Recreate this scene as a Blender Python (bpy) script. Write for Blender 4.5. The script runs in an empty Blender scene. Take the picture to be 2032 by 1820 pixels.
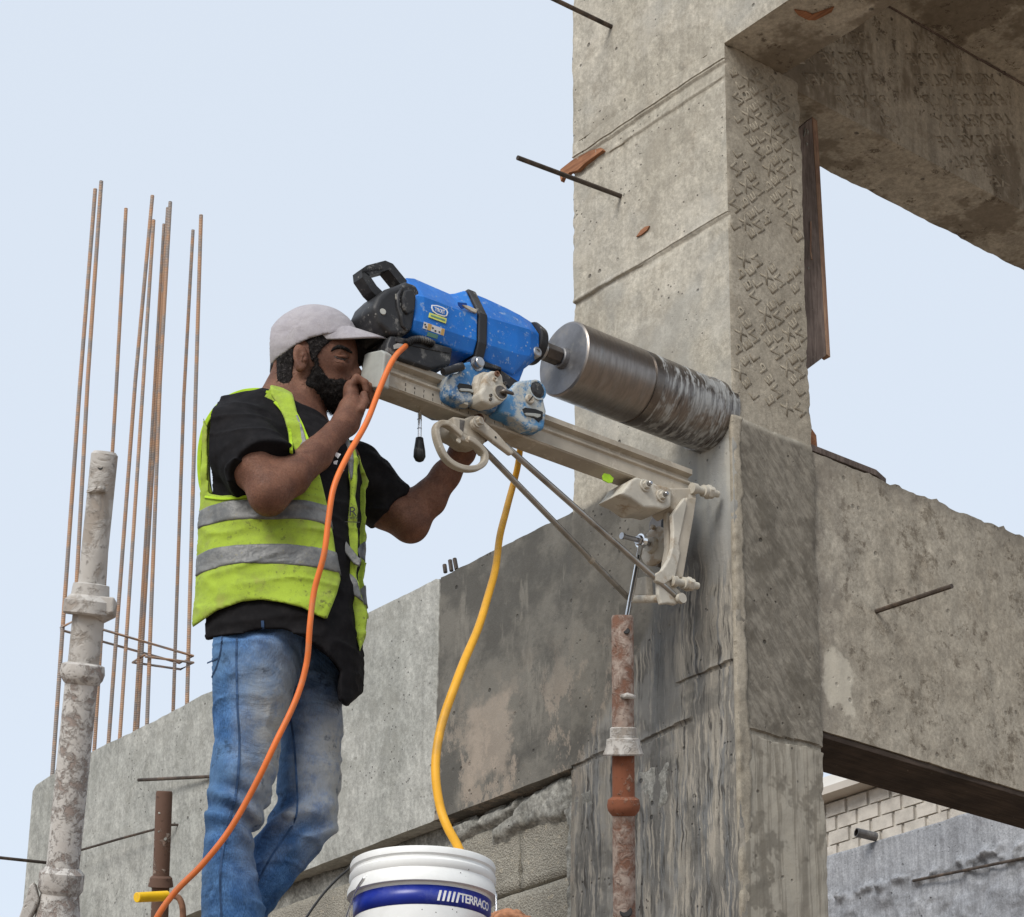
import bpy, bmesh, math, random
import numpy as np
from mathutils import Vector, Matrix
random.seed(7); np.random.seed(7)
SC = bpy.context.scene
COL = SC.collection
# ---------------------------------------------------------------- camera
# measured from the photograph's vanishing points: focal length, principal point, heading, pitch, roll
IW, IH = 2032.0, 1820.0
FL, PX, PY = 4767.63, 1306.51, 1477.31
def _rot(a, b, c):
    ca, sa, cb, sb, cc, sc = math.cos(a), math.sin(a), math.cos(b), math.sin(b), math.cos(c), math.sin(c)
    return (np.array([[cc,-sc,0],[sc,cc,0],[0,0,1]]) @ np.array([[1,0,0],[0,cb,sb],[0,-sb,cb]])
            @ np.array([[1,0,0],[0,0,1],[0,-1,0]]) @ np.array([[ca,-sa,0],[sa,ca,0],[0,0,1]]))
RC = _rot(*np.radians([-48.51107416, 18.99775032, 0.53051142]))
def ray(x, y): return RC.T @ np.array([(x-PX)/FL, -(y-PY)/FL, -1.0])
_v = ray(1446, 500)*6.0
CAM = np.array([-_v[0], -_v[1], 1.6])
cd = bpy.data.cameras.new("camera"); cam = bpy.data.objects.new("camera", cd); COL.objects.link(cam)
cd.sensor_width = 36.0; cd.lens = FL/IW*36.0
cd.shift_x = (IW/2-PX)/IW; cd.shift_y = (PY-IH/2)/IW
cd.clip_start = 0.1; cd.clip_end = 5000
_m = Matrix.Identity(4)
for i in range(3):
    for j in range(3): _m[i][j] = RC.T[i][j]
    _m[i][3] = CAM[i]
cam.matrix_world = _m
SC.camera = cam
# ---------------------------------------------------------------- sky, sun, exposure
SUN_EL, SUN_AZ = math.radians(40), math.radians(158)      # azimuth from +Y clockwise: low over the viewer's left shoulder
w = bpy.data.worlds.new("World"); SC.world = w; w.use_nodes = True
nt = w.node_tree; nt.nodes.clear()
sky = nt.nodes.new("ShaderNodeTexSky"); sky.sky_type = 'NISHITA'; sky.sun_disc = False
sky.sun_elevation = SUN_EL; sky.sun_rotation = SUN_AZ; sky.air_density = 1.0; sky.dust_density = 1.5; sky.ozone_density = 1.0
veil = nt.nodes.new("ShaderNodeMix"); veil.data_type = 'RGBA'; veil.inputs[0].default_value = 0.83
veil.inputs[7].default_value = (5.6, 6.15, 6.85, 1)       # the pale even haze that covers this sky
bg = nt.nodes.new("ShaderNodeBackground"); bg.inputs[1].default_value = 0.10
wo = nt.nodes.new("ShaderNodeOutputWorld")
nt.links.new(sky.outputs[0], veil.inputs[6]); nt.links.new(veil.outputs[2], bg.inputs[0]); nt.links.new(bg.outputs[0], wo.inputs[0])
sl = bpy.data.lights.new("sun", 'SUN'); sl.energy = 1.9; sl.angle = math.radians(28); sl.color = (1.0, 0.955, 0.89)
sun = bpy.data.objects.new("sun", sl); COL.objects.link(sun)
_d = Vector((math.sin(SUN_AZ)*math.cos(SUN_EL), math.cos(SUN_AZ)*math.cos(SUN_EL), math.sin(SUN_EL)))
sun.rotation_euler = _d.to_track_quat('Z', 'Y').to_euler(); sun.location = _d*30
SC.view_settings.view_transform = 'Standard'; SC.view_settings.look = 'None'
SC.view_settings.exposure = 0.55; SC.view_settings.gamma = 1.0; SC.view_settings.use_curve_mapping = False
# ---------------------------------------------------------------- from a pixel of the photograph to a point at a known depth
def onX(x, y, X=0.0): d = ray(x, y); return CAM+d*((X-CAM[0])/d[0])
def onY(x, y, Y=0.0): d = ray(x, y); return CAM+d*((Y-CAM[1])/d[1])
def onZ(x, y, Z=0.0): d = ray(x, y); return CAM+d*((Z-CAM[2])/d[2])
def dep(x, y, D): return CAM+ray(x, y)*D
PO = np.array([-.08, -.97, 0.0]); RT = np.array([.6603, .7510, 0.0]); CD = np.array([.7510, -.6603, 0.0])
def Pl(x, y, w=0.0):
    """point of the figure: pixel of the photograph + metres towards the viewer from the rail's end; local axes (right, away, up)"""
    d = ray(x, y); s = (w-(CAM-PO)@CD)/(d@CD); q = CAM+d*s-PO; return np.array([q@RT, -w, q[2]])
def to_world(V): V = np.asarray(V); return PO+V[:, :1]*RT-V[:, 1:2]*CD+V[:, 2:3]*np.array([0, 0, 1.0])
# ---------------------------------------------------------------- objects
def tag(o, label=None, cat=None, group=None, kind=None):
    if label: o['label'] = label
    if cat: o['category'] = cat
    if group: o['group'] = group
    if kind: o['kind'] = kind
    return o
def thing(name, label, cat, loc=(0,0,0), group=None):
    o = bpy.data.objects.new(name, None); COL.objects.link(o); o.location = Vector(loc); o.empty_display_size = .1
    return tag(o, label, cat, group)
def link(name, me, mat=None, parent=None, smooth=False, bevel=0, seg=2, auto=None, sub=0):
    """mesh given in world coordinates -> one object, parented without moving it"""
    o = bpy.data.objects.new(name, me); COL.objects.link(o)
    if mat is not None and not me.materials:
        for m_ in (mat if isinstance(mat, (list, tuple)) else [mat]): me.materials.append(m_)
    if smooth or auto: me.shade_smooth()
    if parent is not None:
        loc = Vector((0,0,0)); p = parent
        while p is not None: loc += p.location; p = p.parent
        o.parent = parent; o.location = -loc
    if bevel:
        b = o.modifiers.new("bevel", 'BEVEL'); b.width = bevel; b.segments = seg; b.limit_method = 'ANGLE'; b.angle_limit = math.radians(35)
        b.harden_normals = False
    if sub:
        s = o.modifiers.new("sub", 'SUBSURF'); s.levels = sub; s.render_levels = sub
    if auto:
        try: me.set_sharp_from_angle(angle=math.radians(auto))
        except Exception: pass
    return o
def mesh(verts, faces, name="m"):
    me = bpy.data.meshes.new(name); me.from_pydata([tuple(map(float, v)) for v in verts], [], [tuple(map(int, f)) for f in faces]); me.update(); return me
def np_mesh(V, Q, name="m"):
    me = bpy.data.meshes.new(name); V = np.asarray(V, np.float32); Q = np.asarray(Q, np.int32); n = Q.shape[1]
    me.vertices.add(len(V)); me.vertices.foreach_set("co", V.ravel())
    me.loops.add(Q.size); me.loops.foreach_set("vertex_index", Q.ravel())
    me.polygons.add(len(Q)); me.polygons.foreach_set("loop_start", np.arange(0, Q.size, n, dtype=np.int32))
    me.update(calc_edges=True); me.validate(); return me
def bm_mesh(bm, name="m"):
    bmesh.ops.recalc_face_normals(bm, faces=bm.faces[:]); me = bpy.data.meshes.new(name); bm.to_mesh(me); bm.free(); return me
def prism(pts, vec, name="m"):
    """closed polygon of world points extruded along vec (real thickness)"""
    bm = bmesh.new(); pts = [Vector(p) for p in pts]; v = Vector(vec)
    a = [bm.verts.new(p) for p in pts]; b = [bm.verts.new(p+v) for p in pts]; n = len(a)
    bm.faces.new(a); bm.faces.new(b[::-1])
    for i in range(n): bm.faces.new((a[i], b[i], b[(i+1) % n], a[(i+1) % n]))
    return bm_mesh(bm, name)
def pX(px, X, th): return prism([onX(x, y, X) for x, y in px], (-th, 0, 0))       # outline on the plane X, thickness th away from the viewer
def pY(px, Y, th): return prism([onY(x, y, Y) for x, y in px], (0, th, 0))
def box(x0, x1, y0, y1, z0, z1):
    v = [(x, y, z) for x in (x0, x1) for y in (y0, y1) for z in (z0, z1)]
    return mesh(v, [(0,1,3,2),(4,6,7,5),(0,4,5,1),(2,3,7,6),(0,2,6,4),(1,5,7,3)])
def frame_of(d):
    d = Vector(d).normalized(); u = d.cross(Vector((0,0,1)))
    if u.length < .05: u = d.cross(Vector((1,0,0)))
    u.normalize(); return u, d.cross(u)
def tube(pts, rad, seg=12, caps=True, name="m"):
    """round bar along a list of points; rad may be a number or a list"""
    P = [Vector(p) for p in pts]; n = len(P); R = rad if hasattr(rad, '__len__') else [rad]*n
    V, Fc = [], []; t0 = (P[1]-P[0]).normalized(); u, v = frame_of(t0)
    for i in range(n):
        t = ((P[min(i+1, n-1)]-P[max(i-1, 0)])).normalized()
        u = (u-t*u.dot(t)).normalized(); v = t.cross(u)
        for k in range(seg):
            a = 2*math.pi*k/seg; V.append(P[i]+(u*math.cos(a)+v*math.sin(a))*R[i])
    for i in range(n-1):
        for k in range(seg):
            a, b = i*seg+k, i*seg+(k+1) % seg; Fc.append((a, b, b+seg, a+seg))
    if caps: Fc.append(tuple(range(seg))[::-1]); Fc.append(tuple(range((n-1)*seg, n*seg)))
    return mesh(V, Fc, name)
def lathe(base, axis, prof, seg=32, name="m"):
    """profile [(along axis, radius)] turned round an axis"""
    B = Vector(base); d = Vector(axis).normalized(); u, v = frame_of(d); V, Fc = [], []
    for (s, r) in prof:
        for k in range(seg):
            a = 2*math.pi*k/seg; V.append(B+d*s+(u*math.cos(a)+v*math.sin(a))*r)
    for i in range(len(prof)-1):
        for k in range(seg):
            a, b = i*seg+k, i*seg+(k+1) % seg; Fc.append((a, b, b+seg, a+seg))
    Fc.append(tuple(range(seg))[::-1]); Fc.append(tuple(range((len(prof)-1)*seg, len(prof)*seg)))
    bm = bmesh.new(); me = mesh(V, Fc, name); bm.from_mesh(me); bmesh.ops.remove_doubles(bm, verts=bm.verts[:], dist=1e-6)
    return bm_mesh(bm, name)
def hexa(base, axis, r, h, seg=6): return lathe(base, axis, [(0, r), (h, r)], seg)
def spline(pts, n=8):
    P = [np.array(p, float) for p in pts]; P = [2*P[0]-P[1]]+P+[2*P[-1]-P[-2]]; out = []
    for i in range(1, len(P)-2):
        for k in range(n):
            t = k/n; a, b, c, d = P[i-1], P[i], P[i+1], P[i+2]
            out.append(.5*((2*b)+(-a+c)*t+(2*a-5*b+4*c-d)*t*t+(-a+3*b-3*c+d)*t**3))
    out.append(P[-2]); return out
def join(meshes, name="m"):
    bm = bmesh.new()
    for m_ in meshes: bm.from_mesh(m_)
    me = bpy.data.meshes.new(name); bm.to_mesh(me); bm.free(); return me
def text_mesh(s, size, depth=0.0, align='CENTER', spacing=1.0, bold=0.0):
    c = bpy.data.curves.new("t", 'FONT'); c.body = s; c.size = size; c.extrude = depth; c.align_x = align; c.align_y = 'CENTER'; c.resolution_u = 2; c.offset = bold*size
    c.space_character = spacing
    o = bpy.data.objects.new("t", c); COL.objects.link(o); dg = bpy.context.evaluated_depsgraph_get()
    me = bpy.data.meshes.new_from_object(o.evaluated_get(dg)); bpy.data.objects.remove(o); bpy.data.curves.remove(c); me.materials.clear(); return me
def xform(me, M):
    me.transform(M); return me
def basis(o, ex, ey, ez):
    M = Matrix.Identity(4)
    for k, e in enumerate((ex, ey, ez, o)):
        for i in range(3): M[i][k] = e[i]
    return M
# ---------------------------------------------------------------- numpy value noise
def _hash(ix, iy, iz, s):
    h = (ix.astype(np.int64)*374761393+iy.astype(np.int64)*668265263+iz.astype(np.int64)*2147483647+s*1274126177) & 0xffffffff
    h = ((h ^ (h >> 13))*1274126177) & 0xffffffff; h = h ^ (h >> 16)
    return (h & 0xffff)/32767.5-1
def vn(P, sc=1.0, seed=0):
    P = np.asarray(P, float)*sc; i = np.floor(P).astype(np.int64); f = P-i; f = f*f*(3-2*f); r = 0
    for dx in (0, 1):
        wx = f[:, 0] if dx else 1-f[:, 0]
        for dy in (0, 1):
            wy = f[:, 1] if dy else 1-f[:, 1]
            for dz in (0, 1):
                wz = f[:, 2] if dz else 1-f[:, 2]
                r = r+wx*wy*wz*_hash(i[:, 0]+dx, i[:, 1]+dy, i[:, 2]+dz, seed)
    return r
def fbm(P, sc=1.0, o=3, seed=0):
    return sum(vn(P, sc*2**k, seed+k)*.5**k for k in range(o))
def grid_box(xs, ys, zs, disp=None, name="m", faces="xXyYzZ"):
    """closed box whose faces carry grids of vertices, displaced along the normal by disp(P, N) in metres"""
    xs, ys, zs = [np.asarray(a, float) for a in (xs, ys, zs)]; Vs, Qs, Ns, off = [], [], [], 0
    def add(a, b, mk, flip, nrm):
        nonlocal off
        A, B = np.meshgrid(a, b, indexing='ij'); V = mk(A.ravel(), B.ravel()); n, m = len(a), len(b)
        i, j = np.meshgrid(np.arange(n-1), np.arange(m-1), indexing='ij'); i = i.ravel(); j = j.ravel()
        q = np.stack([i*m+j, (i+1)*m+j, (i+1)*m+j+1, i*m+j+1], 1)+off
        if flip: q = q[:, ::-1]
        Vs.append(V); Qs.append(q); Ns.append(np.tile(nrm, (len(V), 1))); off += len(V)
    o = lambda A, v: np.full_like(A, v)
    if 'x' in faces: add(ys, zs, lambda A, B: np.stack([o(A, xs[0]), A, B], 1), True, (-1,0,0))
    if 'X' in faces: add(ys, zs, lambda A, B: np.stack([o(A, xs[-1]), A, B], 1), False, (1,0,0))
    if 'y' in faces: add(xs, zs, lambda A, B: np.stack([A, o(A, ys[0]), B], 1), False, (0,-1,0))
    if 'Y' in faces: add(xs, zs, lambda A, B: np.stack([A, o(A, ys[-1]), B], 1), True, (0,1,0))
    if 'z' in faces: add(xs, ys, lambda A, B: np.stack([A, B, o(A, zs[0])], 1), True, (0,0,-1))
    if 'Z' in faces: add(xs, ys, lambda A, B: np.stack([A, B, o(A, zs[-1])], 1), False, (0,0,1))
    V = np.concatenate(Vs); N = np.concatenate(Ns).astype(float); Q = np.concatenate(Qs)
    key = np.round(V*1e5).astype(np.int64); _, first, inv = np.unique(key, axis=0, return_index=True, return_inverse=True)
    inv = inv.ravel(); NN = np.zeros((len(first), 3)); np.add.at(NN, inv, N); NN /= np.linalg.norm(NN, axis=1, keepdims=True)
    VV = V[first]; Q = inv[Q]
    if disp is not None: VV = VV+NN*disp(VV, NN)[:, None]
    return np_mesh(VV, Q, name)
def ar(a, b, st, extra=()):
    v = list(np.linspace(a, b, max(2, int(round(abs(b-a)/st))+1)))
    for e, w_ in extra: v += [x for x in (e-3*w_, e-2*w_, e-w_, e-w_/2, e, e+w_/2, e+w_, e+2*w_, e+3*w_) if a < x < b]
    return np.array(sorted(set(np.round(v, 5))))
# ---------------------------------------------------------------- node materials
class S:
    """a socket one can calculate with"""
    def __init__(s, g, o): s.g, s.o = g, o
    def _m(s, op, b=None, c=None): return s.g.math(op, s, b, c)
    def __add__(s, b): return s._m('ADD', b)
    def __radd__(s, b): return s._m('ADD', b)
    def __sub__(s, b): return s._m('SUBTRACT', b)
    def __rsub__(s, b): return s.g.math('SUBTRACT', b, s)
    def __mul__(s, b): return s._m('MULTIPLY', b)
    def __rmul__(s, b): return s._m('MULTIPLY', b)
    def gt(s, a, b): return s.g.rng(s, a, b)          # smooth 0..1 between a and b
class G:
    def __init__(g, name):
        g.m = bpy.data.materials.new(name); g.m.use_nodes = True; g.t = g.m.node_tree; g.t.nodes.clear()
        g.out = g.n('ShaderNodeOutputMaterial'); g.b = g.n('ShaderNodeBsdfPrincipled'); g.t.links.new(g.b.outputs[0], g.out.inputs[0])
        g.geo = g.n('ShaderNodeNewGeometry'); g.P = S(g, g.geo.outputs['Position']); g.tc = g.n('ShaderNodeTexCoord'); g.O = S(g, g.tc.outputs['Object'])
        sx = g.n('ShaderNodeSeparateXYZ'); g.set(sx.inputs[0], g.P); g.x, g.y, g.z = [S(g, o) for o in sx.outputs]
    def n(g, t): return g.t.nodes.new(t)
    def set(g, i, v):
        if isinstance(v, S): g.t.links.new(v.o, i)
        elif v is not None:
            if hasattr(v, '__len__') and len(v) == 3 and i.type == 'RGBA': v = (*v, 1)
            i.default_value = v
    def math(g, op, a, b=None, c=None):
        k = g.n('ShaderNodeMath'); k.operation = op
        for i, v in enumerate((a, b, c)): g.set(k.inputs[i], v)
        return S(g, k.outputs[0])
    def rng(g, v, a, b, c=0, d=1, smooth=True):
        k = g.n('ShaderNodeMapRange'); k.interpolation_type = 'SMOOTHSTEP' if smooth else 'LINEAR'
        for i, q in enumerate((v, a, b, c, d)): g.set(k.inputs[i], q)
        return S(g, k.outputs[0])
    def vec(g, v, scale=(1,1,1), rot=(0,0,0), loc=(0,0,0)):
        k = g.n('ShaderNodeMapping'); g.set(k.inputs[0], v); k.inputs['Scale'].default_value = scale; k.inputs['Rotation'].default_value = rot
        k.inputs['Location'].default_value = loc; return S(g, k.outputs[0])
    def noise(g, sc, det=4, rough=.55, v=None, dist=0, off=0):
        k = g.n('ShaderNodeTexNoise'); vv = v if v is not None else g.P
        if off: vv = g.vec(vv, loc=(off, off*1.7, -off))
        g.set(k.inputs['Vector'], vv); k.inputs['Scale'].default_value = sc; k.inputs['Detail'].default_value = det
        k.inputs['Roughness'].default_value = rough; k.inputs['Distortion'].default_value = dist; return S(g, k.outputs[0])
    def voro(g, sc, v=None, feature='F1', rnd=1.0, out=0):
        k = g.n('ShaderNodeTexVoronoi'); k.feature = feature; g.set(k.inputs['Vector'], v if v is not None else g.P)
        k.inputs['Scale'].default_value = sc; k.inputs['Randomness'].default_value = rnd; return S(g, k.outputs[out])
    def mix(g, a, b, f):
        k = g.n('ShaderNodeMix'); k.data_type = 'RGBA'; g.set(k.inputs[0], f); g.set(k.inputs[6], a); g.set(k.inputs[7], b); return S(g, k.outputs[2])
    def mulc(g, a, f):
        k = g.n('ShaderNodeMix'); k.data_type = 'RGBA'; k.blend_type = 'MULTIPLY'; k.inputs[0].default_value = 1; g.set(k.inputs[6], a)
        cc = g.n('ShaderNodeCombineXYZ'); [g.set(cc.inputs[i], f) for i in range(3)]; g.t.links.new(cc.outputs[0], k.inputs[7]); return S(g, k.outputs[2])
    def bump(g, h, dist=.003, st=.6, prev=None):
        k = g.n('ShaderNodeBump'); k.inputs['Distance'].default_value = dist; k.inputs['Strength'].default_value = st
        g.set(k.inputs['Height'], h)
        if prev is not None: g.set(k.inputs['Normal'], prev)
        return S(g, k.outputs[0])
    def done(g, col=None, rough=.8, nrm=None, metal=0, spec=.3, **kw):
        g.set(g.b.inputs['Base Color'], col); g.set(g.b.inputs['Roughness'], rough); g.set(g.b.inputs['Metallic'], metal)
        g.set(g.b.inputs['Specular IOR Level'], spec)
        if nrm is not None: g.set(g.b.inputs['Normal'], nrm)
        for k, v in kw.items(): g.set(g.b.inputs[k.replace('_', ' ')], v)
        return g.m
def concrete(name, c0, c1, c2=None, streak=.35, pits=1.0, bump=1.0, wet=None, dirt=None, patches=None, spk=.5, diag=0, fleck=.5, fang=28):
    """cast concrete: large mottling, fine grain, run marks, blow holes; wet(g) and dirt(g) give shaped stains"""
    g = G(name)
    big = g.noise(2.3, 5, .6); mid = g.noise(11, 6, .65, off=3); fine = g.noise(90, 5, .7, off=7); vf = g.noise(420, 2, .6)
    col = g.mix(c0, c1, big.gt(.38, .66)); col = g.mix(col, c2 or tuple(.7*a for a in c0), mid.gt(.5, .78)*.75)
    run = g.noise(9, 4, .6, v=g.vec(g.P, (3.2, 3.2, .22)), off=2); run2 = g.noise(30, 3, .6, v=g.vec(g.P, (2.2, 2.2, .12)), off=9)
    col = g.mulc(col, g.rng(run, .35, .7, 1+.12*streak, 1-.38*streak)); col = g.mulc(col, g.rng(run2, .3, .7, 1+.10*streak, 1-.16*streak))
    if diag:
        dg_ = g.noise(26, 3, .62, v=g.vec(g.P, (1, 1, 1), rot=(math.radians(38), 0, 0)), dist=.3); dv = g.noise(16, 4, .7, v=g.vec(g.vec(g.P, rot=(math.radians(42), math.radians(35), 0)), (.5, .5, 3.4)), dist=.4, off=4)
        col = g.mulc(col, g.rng(dv, .36, .66, 1+.25*diag, 1-.3*diag))
    col = g.mulc(col, g.rng(fine, .3, .72, 1+.13*spk*2, 1-.20*spk*2)); col = g.mulc(col, g.rng(vf, .3, .7, 1.08, .9))
    if fleck:
        f1 = g.noise(58, 4, .72, v=g.vec(g.vec(g.P, rot=(math.radians(fang), math.radians(fang), 0)), (1, 1, .34)), dist=.35, off=14); f2 = g.noise(24, 5, .75, v=g.vec(g.vec(g.P, rot=(math.radians(-fang*.6), math.radians(fang*.8), 0)), (1, 1, .55)), off=19)
        col = g.mulc(col, g.rng(f1, .34, .64, 1+.2*fleck, 1-.3*fleck)); col = g.mulc(col, g.rng(f2, .38, .62, 1+.22*fleck, 1-.30*fleck)); fine = fine*.6+f1*.7
    v1 = g.voro(26); sel = g.voro(26, out=1)
    hsep = g.n('ShaderNodeSeparateColor'); g.set(hsep.inputs[0], sel); pick = S(g, hsep.outputs[0]).gt(.87, .9)
    pit = g.rng(v1, .10, .20, 1, 0)*pick*g.rng(g.noise(4, 2, off=5), .42, .6)*pits
    v2 = g.voro(70, v=g.vec(g.P, loc=(3, 1, 2))); s2 = g.voro(70, v=g.vec(g.P, loc=(3, 1, 2)), out=1); hs = g.n('ShaderNodeSeparateColor'); g.set(hs.inputs[0], s2)
    pit2 = g.rng(v2, .12, .28, 1, 0)*S(g, hs.outputs[1]).gt(.86, .88)*pits*g.noise(6, 4, .7, off=37).gt(.50, .58)
    r = .9
    if patches: col = patches(g, col)
    if dirt: col = dirt(g, col)
    if wet:
        wm = wet(g); col = g.mulc(col, g.rng(wm, 0, 1, 1, .52)); r = g.rng(wm, 0, 1, .92, .55)
    hole = g.math('MAXIMUM', pit, pit2*.8); col = g.mulc(col, g.rng(hole, 0, 1, 1, .42))
    h = mid*.6+fine*.35+vf*.12-hole*1.2+run2*.25*streak
    return g.done(col, r, g.bump(h, .006*bump, .75), spec=.25)
# ================================================================ MATERIALS OF THE STRUCTURE
def _scr(g, col, x0, x1, z0, z1, c, f, soft=.02, seed=0):
    """a stain with its own ragged outline, in metres on the X-Z face"""
    n = (g.noise(9, 4, .7, off=seed)-.5)*.22; a = g.x+n; b = g.z+(g.noise(7, 4, .7, off=seed+4)-.5)*.2
    m_ = g.rng(a, x0-soft, x0+soft)*g.rng(a, x1-soft, x1+soft, 1, 0)*g.rng(b, z0-soft, z0+soft)*g.rng(b, z1-soft, z1+soft, 1, 0)
    return g.mix(col, c, m_*f)
def blot(g, col):
    a = g.noise(3.2, 6, .8, off=91); b = g.noise(1.6, 4, .7, off=93); col = g.mix(col, (.27, .245, .20), a.gt(.50, .60)*.55); col = g.mix(col, (.30, .30, .28), b.gt(.50, .62)*.45); return g.mix(col, (.47, .44, .38), a.gt(.46, .38)*.35)
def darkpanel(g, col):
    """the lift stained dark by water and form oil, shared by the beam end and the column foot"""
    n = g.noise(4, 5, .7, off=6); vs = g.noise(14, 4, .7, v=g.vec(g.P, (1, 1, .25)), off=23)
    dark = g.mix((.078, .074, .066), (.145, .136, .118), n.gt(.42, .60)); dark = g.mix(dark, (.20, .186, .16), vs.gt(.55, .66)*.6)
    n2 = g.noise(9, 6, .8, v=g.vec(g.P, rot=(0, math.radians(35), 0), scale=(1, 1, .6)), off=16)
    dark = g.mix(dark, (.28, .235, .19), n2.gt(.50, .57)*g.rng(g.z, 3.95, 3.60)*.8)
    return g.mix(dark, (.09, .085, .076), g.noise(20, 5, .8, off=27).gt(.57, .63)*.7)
def col_dirt(g, col):
    front = g.rng(g.y, .004, .012, 1, 0); side = 1-front
    rag = (g.noise(7, 5, .75, off=11)-.5)*.16
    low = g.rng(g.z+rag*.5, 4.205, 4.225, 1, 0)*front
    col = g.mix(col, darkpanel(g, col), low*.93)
    # trowelled slurry coat on the side face
    st = g.noise(62, 5, .78, v=g.vec(g.vec(g.P, rot=(math.radians(-40), 0, 0)), (1, 1, .34)), dist=.4, off=18); bl = g.noise(6, 4, .7, off=28)
    coat = g.mix((.145, .130, .106), (.225, .205, .170), st.gt(.40, .60)); coat = g.mix(coat, (.31, .285, .24), st.gt(.55, .64)*bl.gt(.45, .6)*.8); coat = g.mix(coat, (.095, .083, .066), bl.gt(.50, .60)*.65)
    zr = g.z+(g.noise(22, 4, .7, off=38)-.5)*.05
    sl = g.rng(g.z, 4.24, 4.262, 1, 0)*side; col = g.mix(col, coat, sl*g.rng(zr, 3.44, 3.47)*.95)
    sv = g.noise(30, 3, .7, v=g.vec(g.P, (1.4, 1.4, .06)), off=44); foot = g.mix((.33, .305, .255), (.21, .19, .155), sv.gt(.46, .58)); foot = g.mix(foot, (.14, .125, .10), g.noise(7, 4, .7, off=51).gt(.54, .60)*.75)
    col = g.mix(col, foot, side*g.rng(zr, 3.44, 3.47, 1, 0)*.9)
    # drilling slurry running down from the hole
    e = g.x+(g.noise(9, 3, .6, v=g.vec(g.P, (1, 1, .35)), off=20)-.5)*.16
    edge = g.rng(g.z, 3.45, 3.95, -.60, -.22); wv = (g.noise(6, 4, .65, off=60)-.5)*.045
    pos = g.n('ShaderNodeCombineXYZ'); g.set(pos.inputs[0], g.x+wv); g.set(pos.inputs[2], g.z*.075); pv = S(g, pos.outputs[0])
    n1 = g.noise(85, 3, .7, v=pv); n2 = g.noise(30, 3, .65, v=pv, off=6); n3 = g.noise(12, 2, .5, v=pv, off=3)
    brk = g.noise(7, 4, .7, v=g.vec(g.P, (1, 1, .6)), off=77)
    fan = g.rng(e-edge, -.02, .03)*g.rng(g.z, 4.19, 4.25, 1, 0)*front
    body = g.mix((.135, .13, .12), (.255, .235, .20), n3.gt(.42, .58)); body = g.mix(body, (.145, .15, .152), n2.gt(.52, .60)*.8)
    lines = g.rng(g.z, 4.02, 3.88); body = g.mix(body, (.37, .335, .28), n1.gt(.53, .58)*.7*lines); body = g.mix(body, (.065, .06, .054), g.rng(n1, .40, .46, 1, 0)*(.35+.65*n2.gt(.42, .55))*lines)
    body = g.mix(body, (.24, .235, .22), brk.gt(.50, .60)*.6); body = g.mix(body, (.095, .092, .085), g.noise(5, 4, .7, off=78).gt(.54, .62)*.6)
    wash = g.mix((.30, .30, .285), (.40, .385, .34), g.noise(12, 3, .6, v=g.vec(g.P, (1, 1, .2)), off=70).gt(.4, .6)); body = g.mix(wash, body, g.rng(g.z+n3*.3, 4.22, 4.02))
    col = g.mix(col, body, fan)
    tong = g.rng(e, -.31, -.28)*g.rng(e, -.22, -.18, 1, 0)*g.rng(g.z, 3.90, 4.0, 1, 0)*g.rng(g.z, 3.5, 3.55)*front
    return g.mix(col, (.115, .118, .118), tong*.6)
M = {}
M['conc_col'] = concrete('column_concrete', (.40, .37, .305), (.46, .43, .365), (.31, .275, .22), streak=.3, dirt=col_dirt, bump=1.0, fleck=.36, fang=30, patches=blot)
def beam_dirt(g, col):
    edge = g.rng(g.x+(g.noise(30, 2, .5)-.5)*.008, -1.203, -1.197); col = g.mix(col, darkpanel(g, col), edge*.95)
    col = g.mix(col, (.25, .25, .225), g.noise(5, 5, .75, off=81).gt(.53, .62)*(1-edge)*.5)
    return _scr(g, col, -1.06, -.86, 3.56, 3.80, (.33, .28, .23), .6, seed=3)
M['conc_beam'] = concrete('edge_beam_concrete', (.33, .335, .31), (.41, .41, .38), (.25, .25, .225), streak=.28, fleck=.4, dirt=beam_dirt, pits=.8)
def ybeam_dirt(g, col):
    n = g.noise(7, 6, .8, off=41); n4 = g.noise(30, 5, .8, off=47); col = g.mix(col, (.17, .145, .11), n.gt(.515, .57)*n4.gt(.44, .56)*.75); col = g.mix(col, (.12, .10, .078), n4.gt(.58, .62)*n.gt(.47, .55)*.7)
    col = g.mix(col, (.22, .20, .17), g.rng(g.z+(g.noise(9)-.5)*.1, 4.19, 4.27)*.7)
    col = g.mix(col, (.24, .215, .18), g.rng(g.y+(g.noise(6, 4, .7, off=5)-.5)*.2, .30, .46, 1, 0)*n.gt(.42, .55)*.7)
    return _scr2(g, col, .30, .40, 3.58, 3.72, (.58, .54, .45), .7)
def _scr2(g, col, y0, y1, z0, z1, c, f):
    a = g.y+(g.noise(13, 4, .7, off=2)-.5)*.12; b = g.z+(g.noise(11, 4, .7, off=4)-.5)*.12
    return g.mix(col, c, g.rng(a, y0-.01, y0+.01)*g.rng(a, y1-.01, y1+.01, 1, 0)*g.rng(b, z0-.01, z0+.01)*g.rng(b, z1-.01, z1+.01, 1, 0)*f)
M['conc_low'] = concrete('side_beam_concrete', (.36, .325, .265), (.42, .385, .32), (.29, .25, .195), streak=.15, fleck=.35, dirt=ybeam_dirt, bump=.9, pits=.6)
M['conc_up'] = concrete('upper_beam_concrete', (.42, .385, .32), (.49, .455, .385), (.29, .25, .195), streak=.5, fleck=.2,
    dirt=lambda g, c: g.mix(g.mix(c, (.16, .13, .095), g.noise(3.2, 5, .7, v=g.vec(g.P, (1, 1, .45)), off=13).gt(.48, .56)*.7), (.08, .062, .045), g.noise(9, 6, .85, off=33).gt(.58, .62)*.7))
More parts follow.
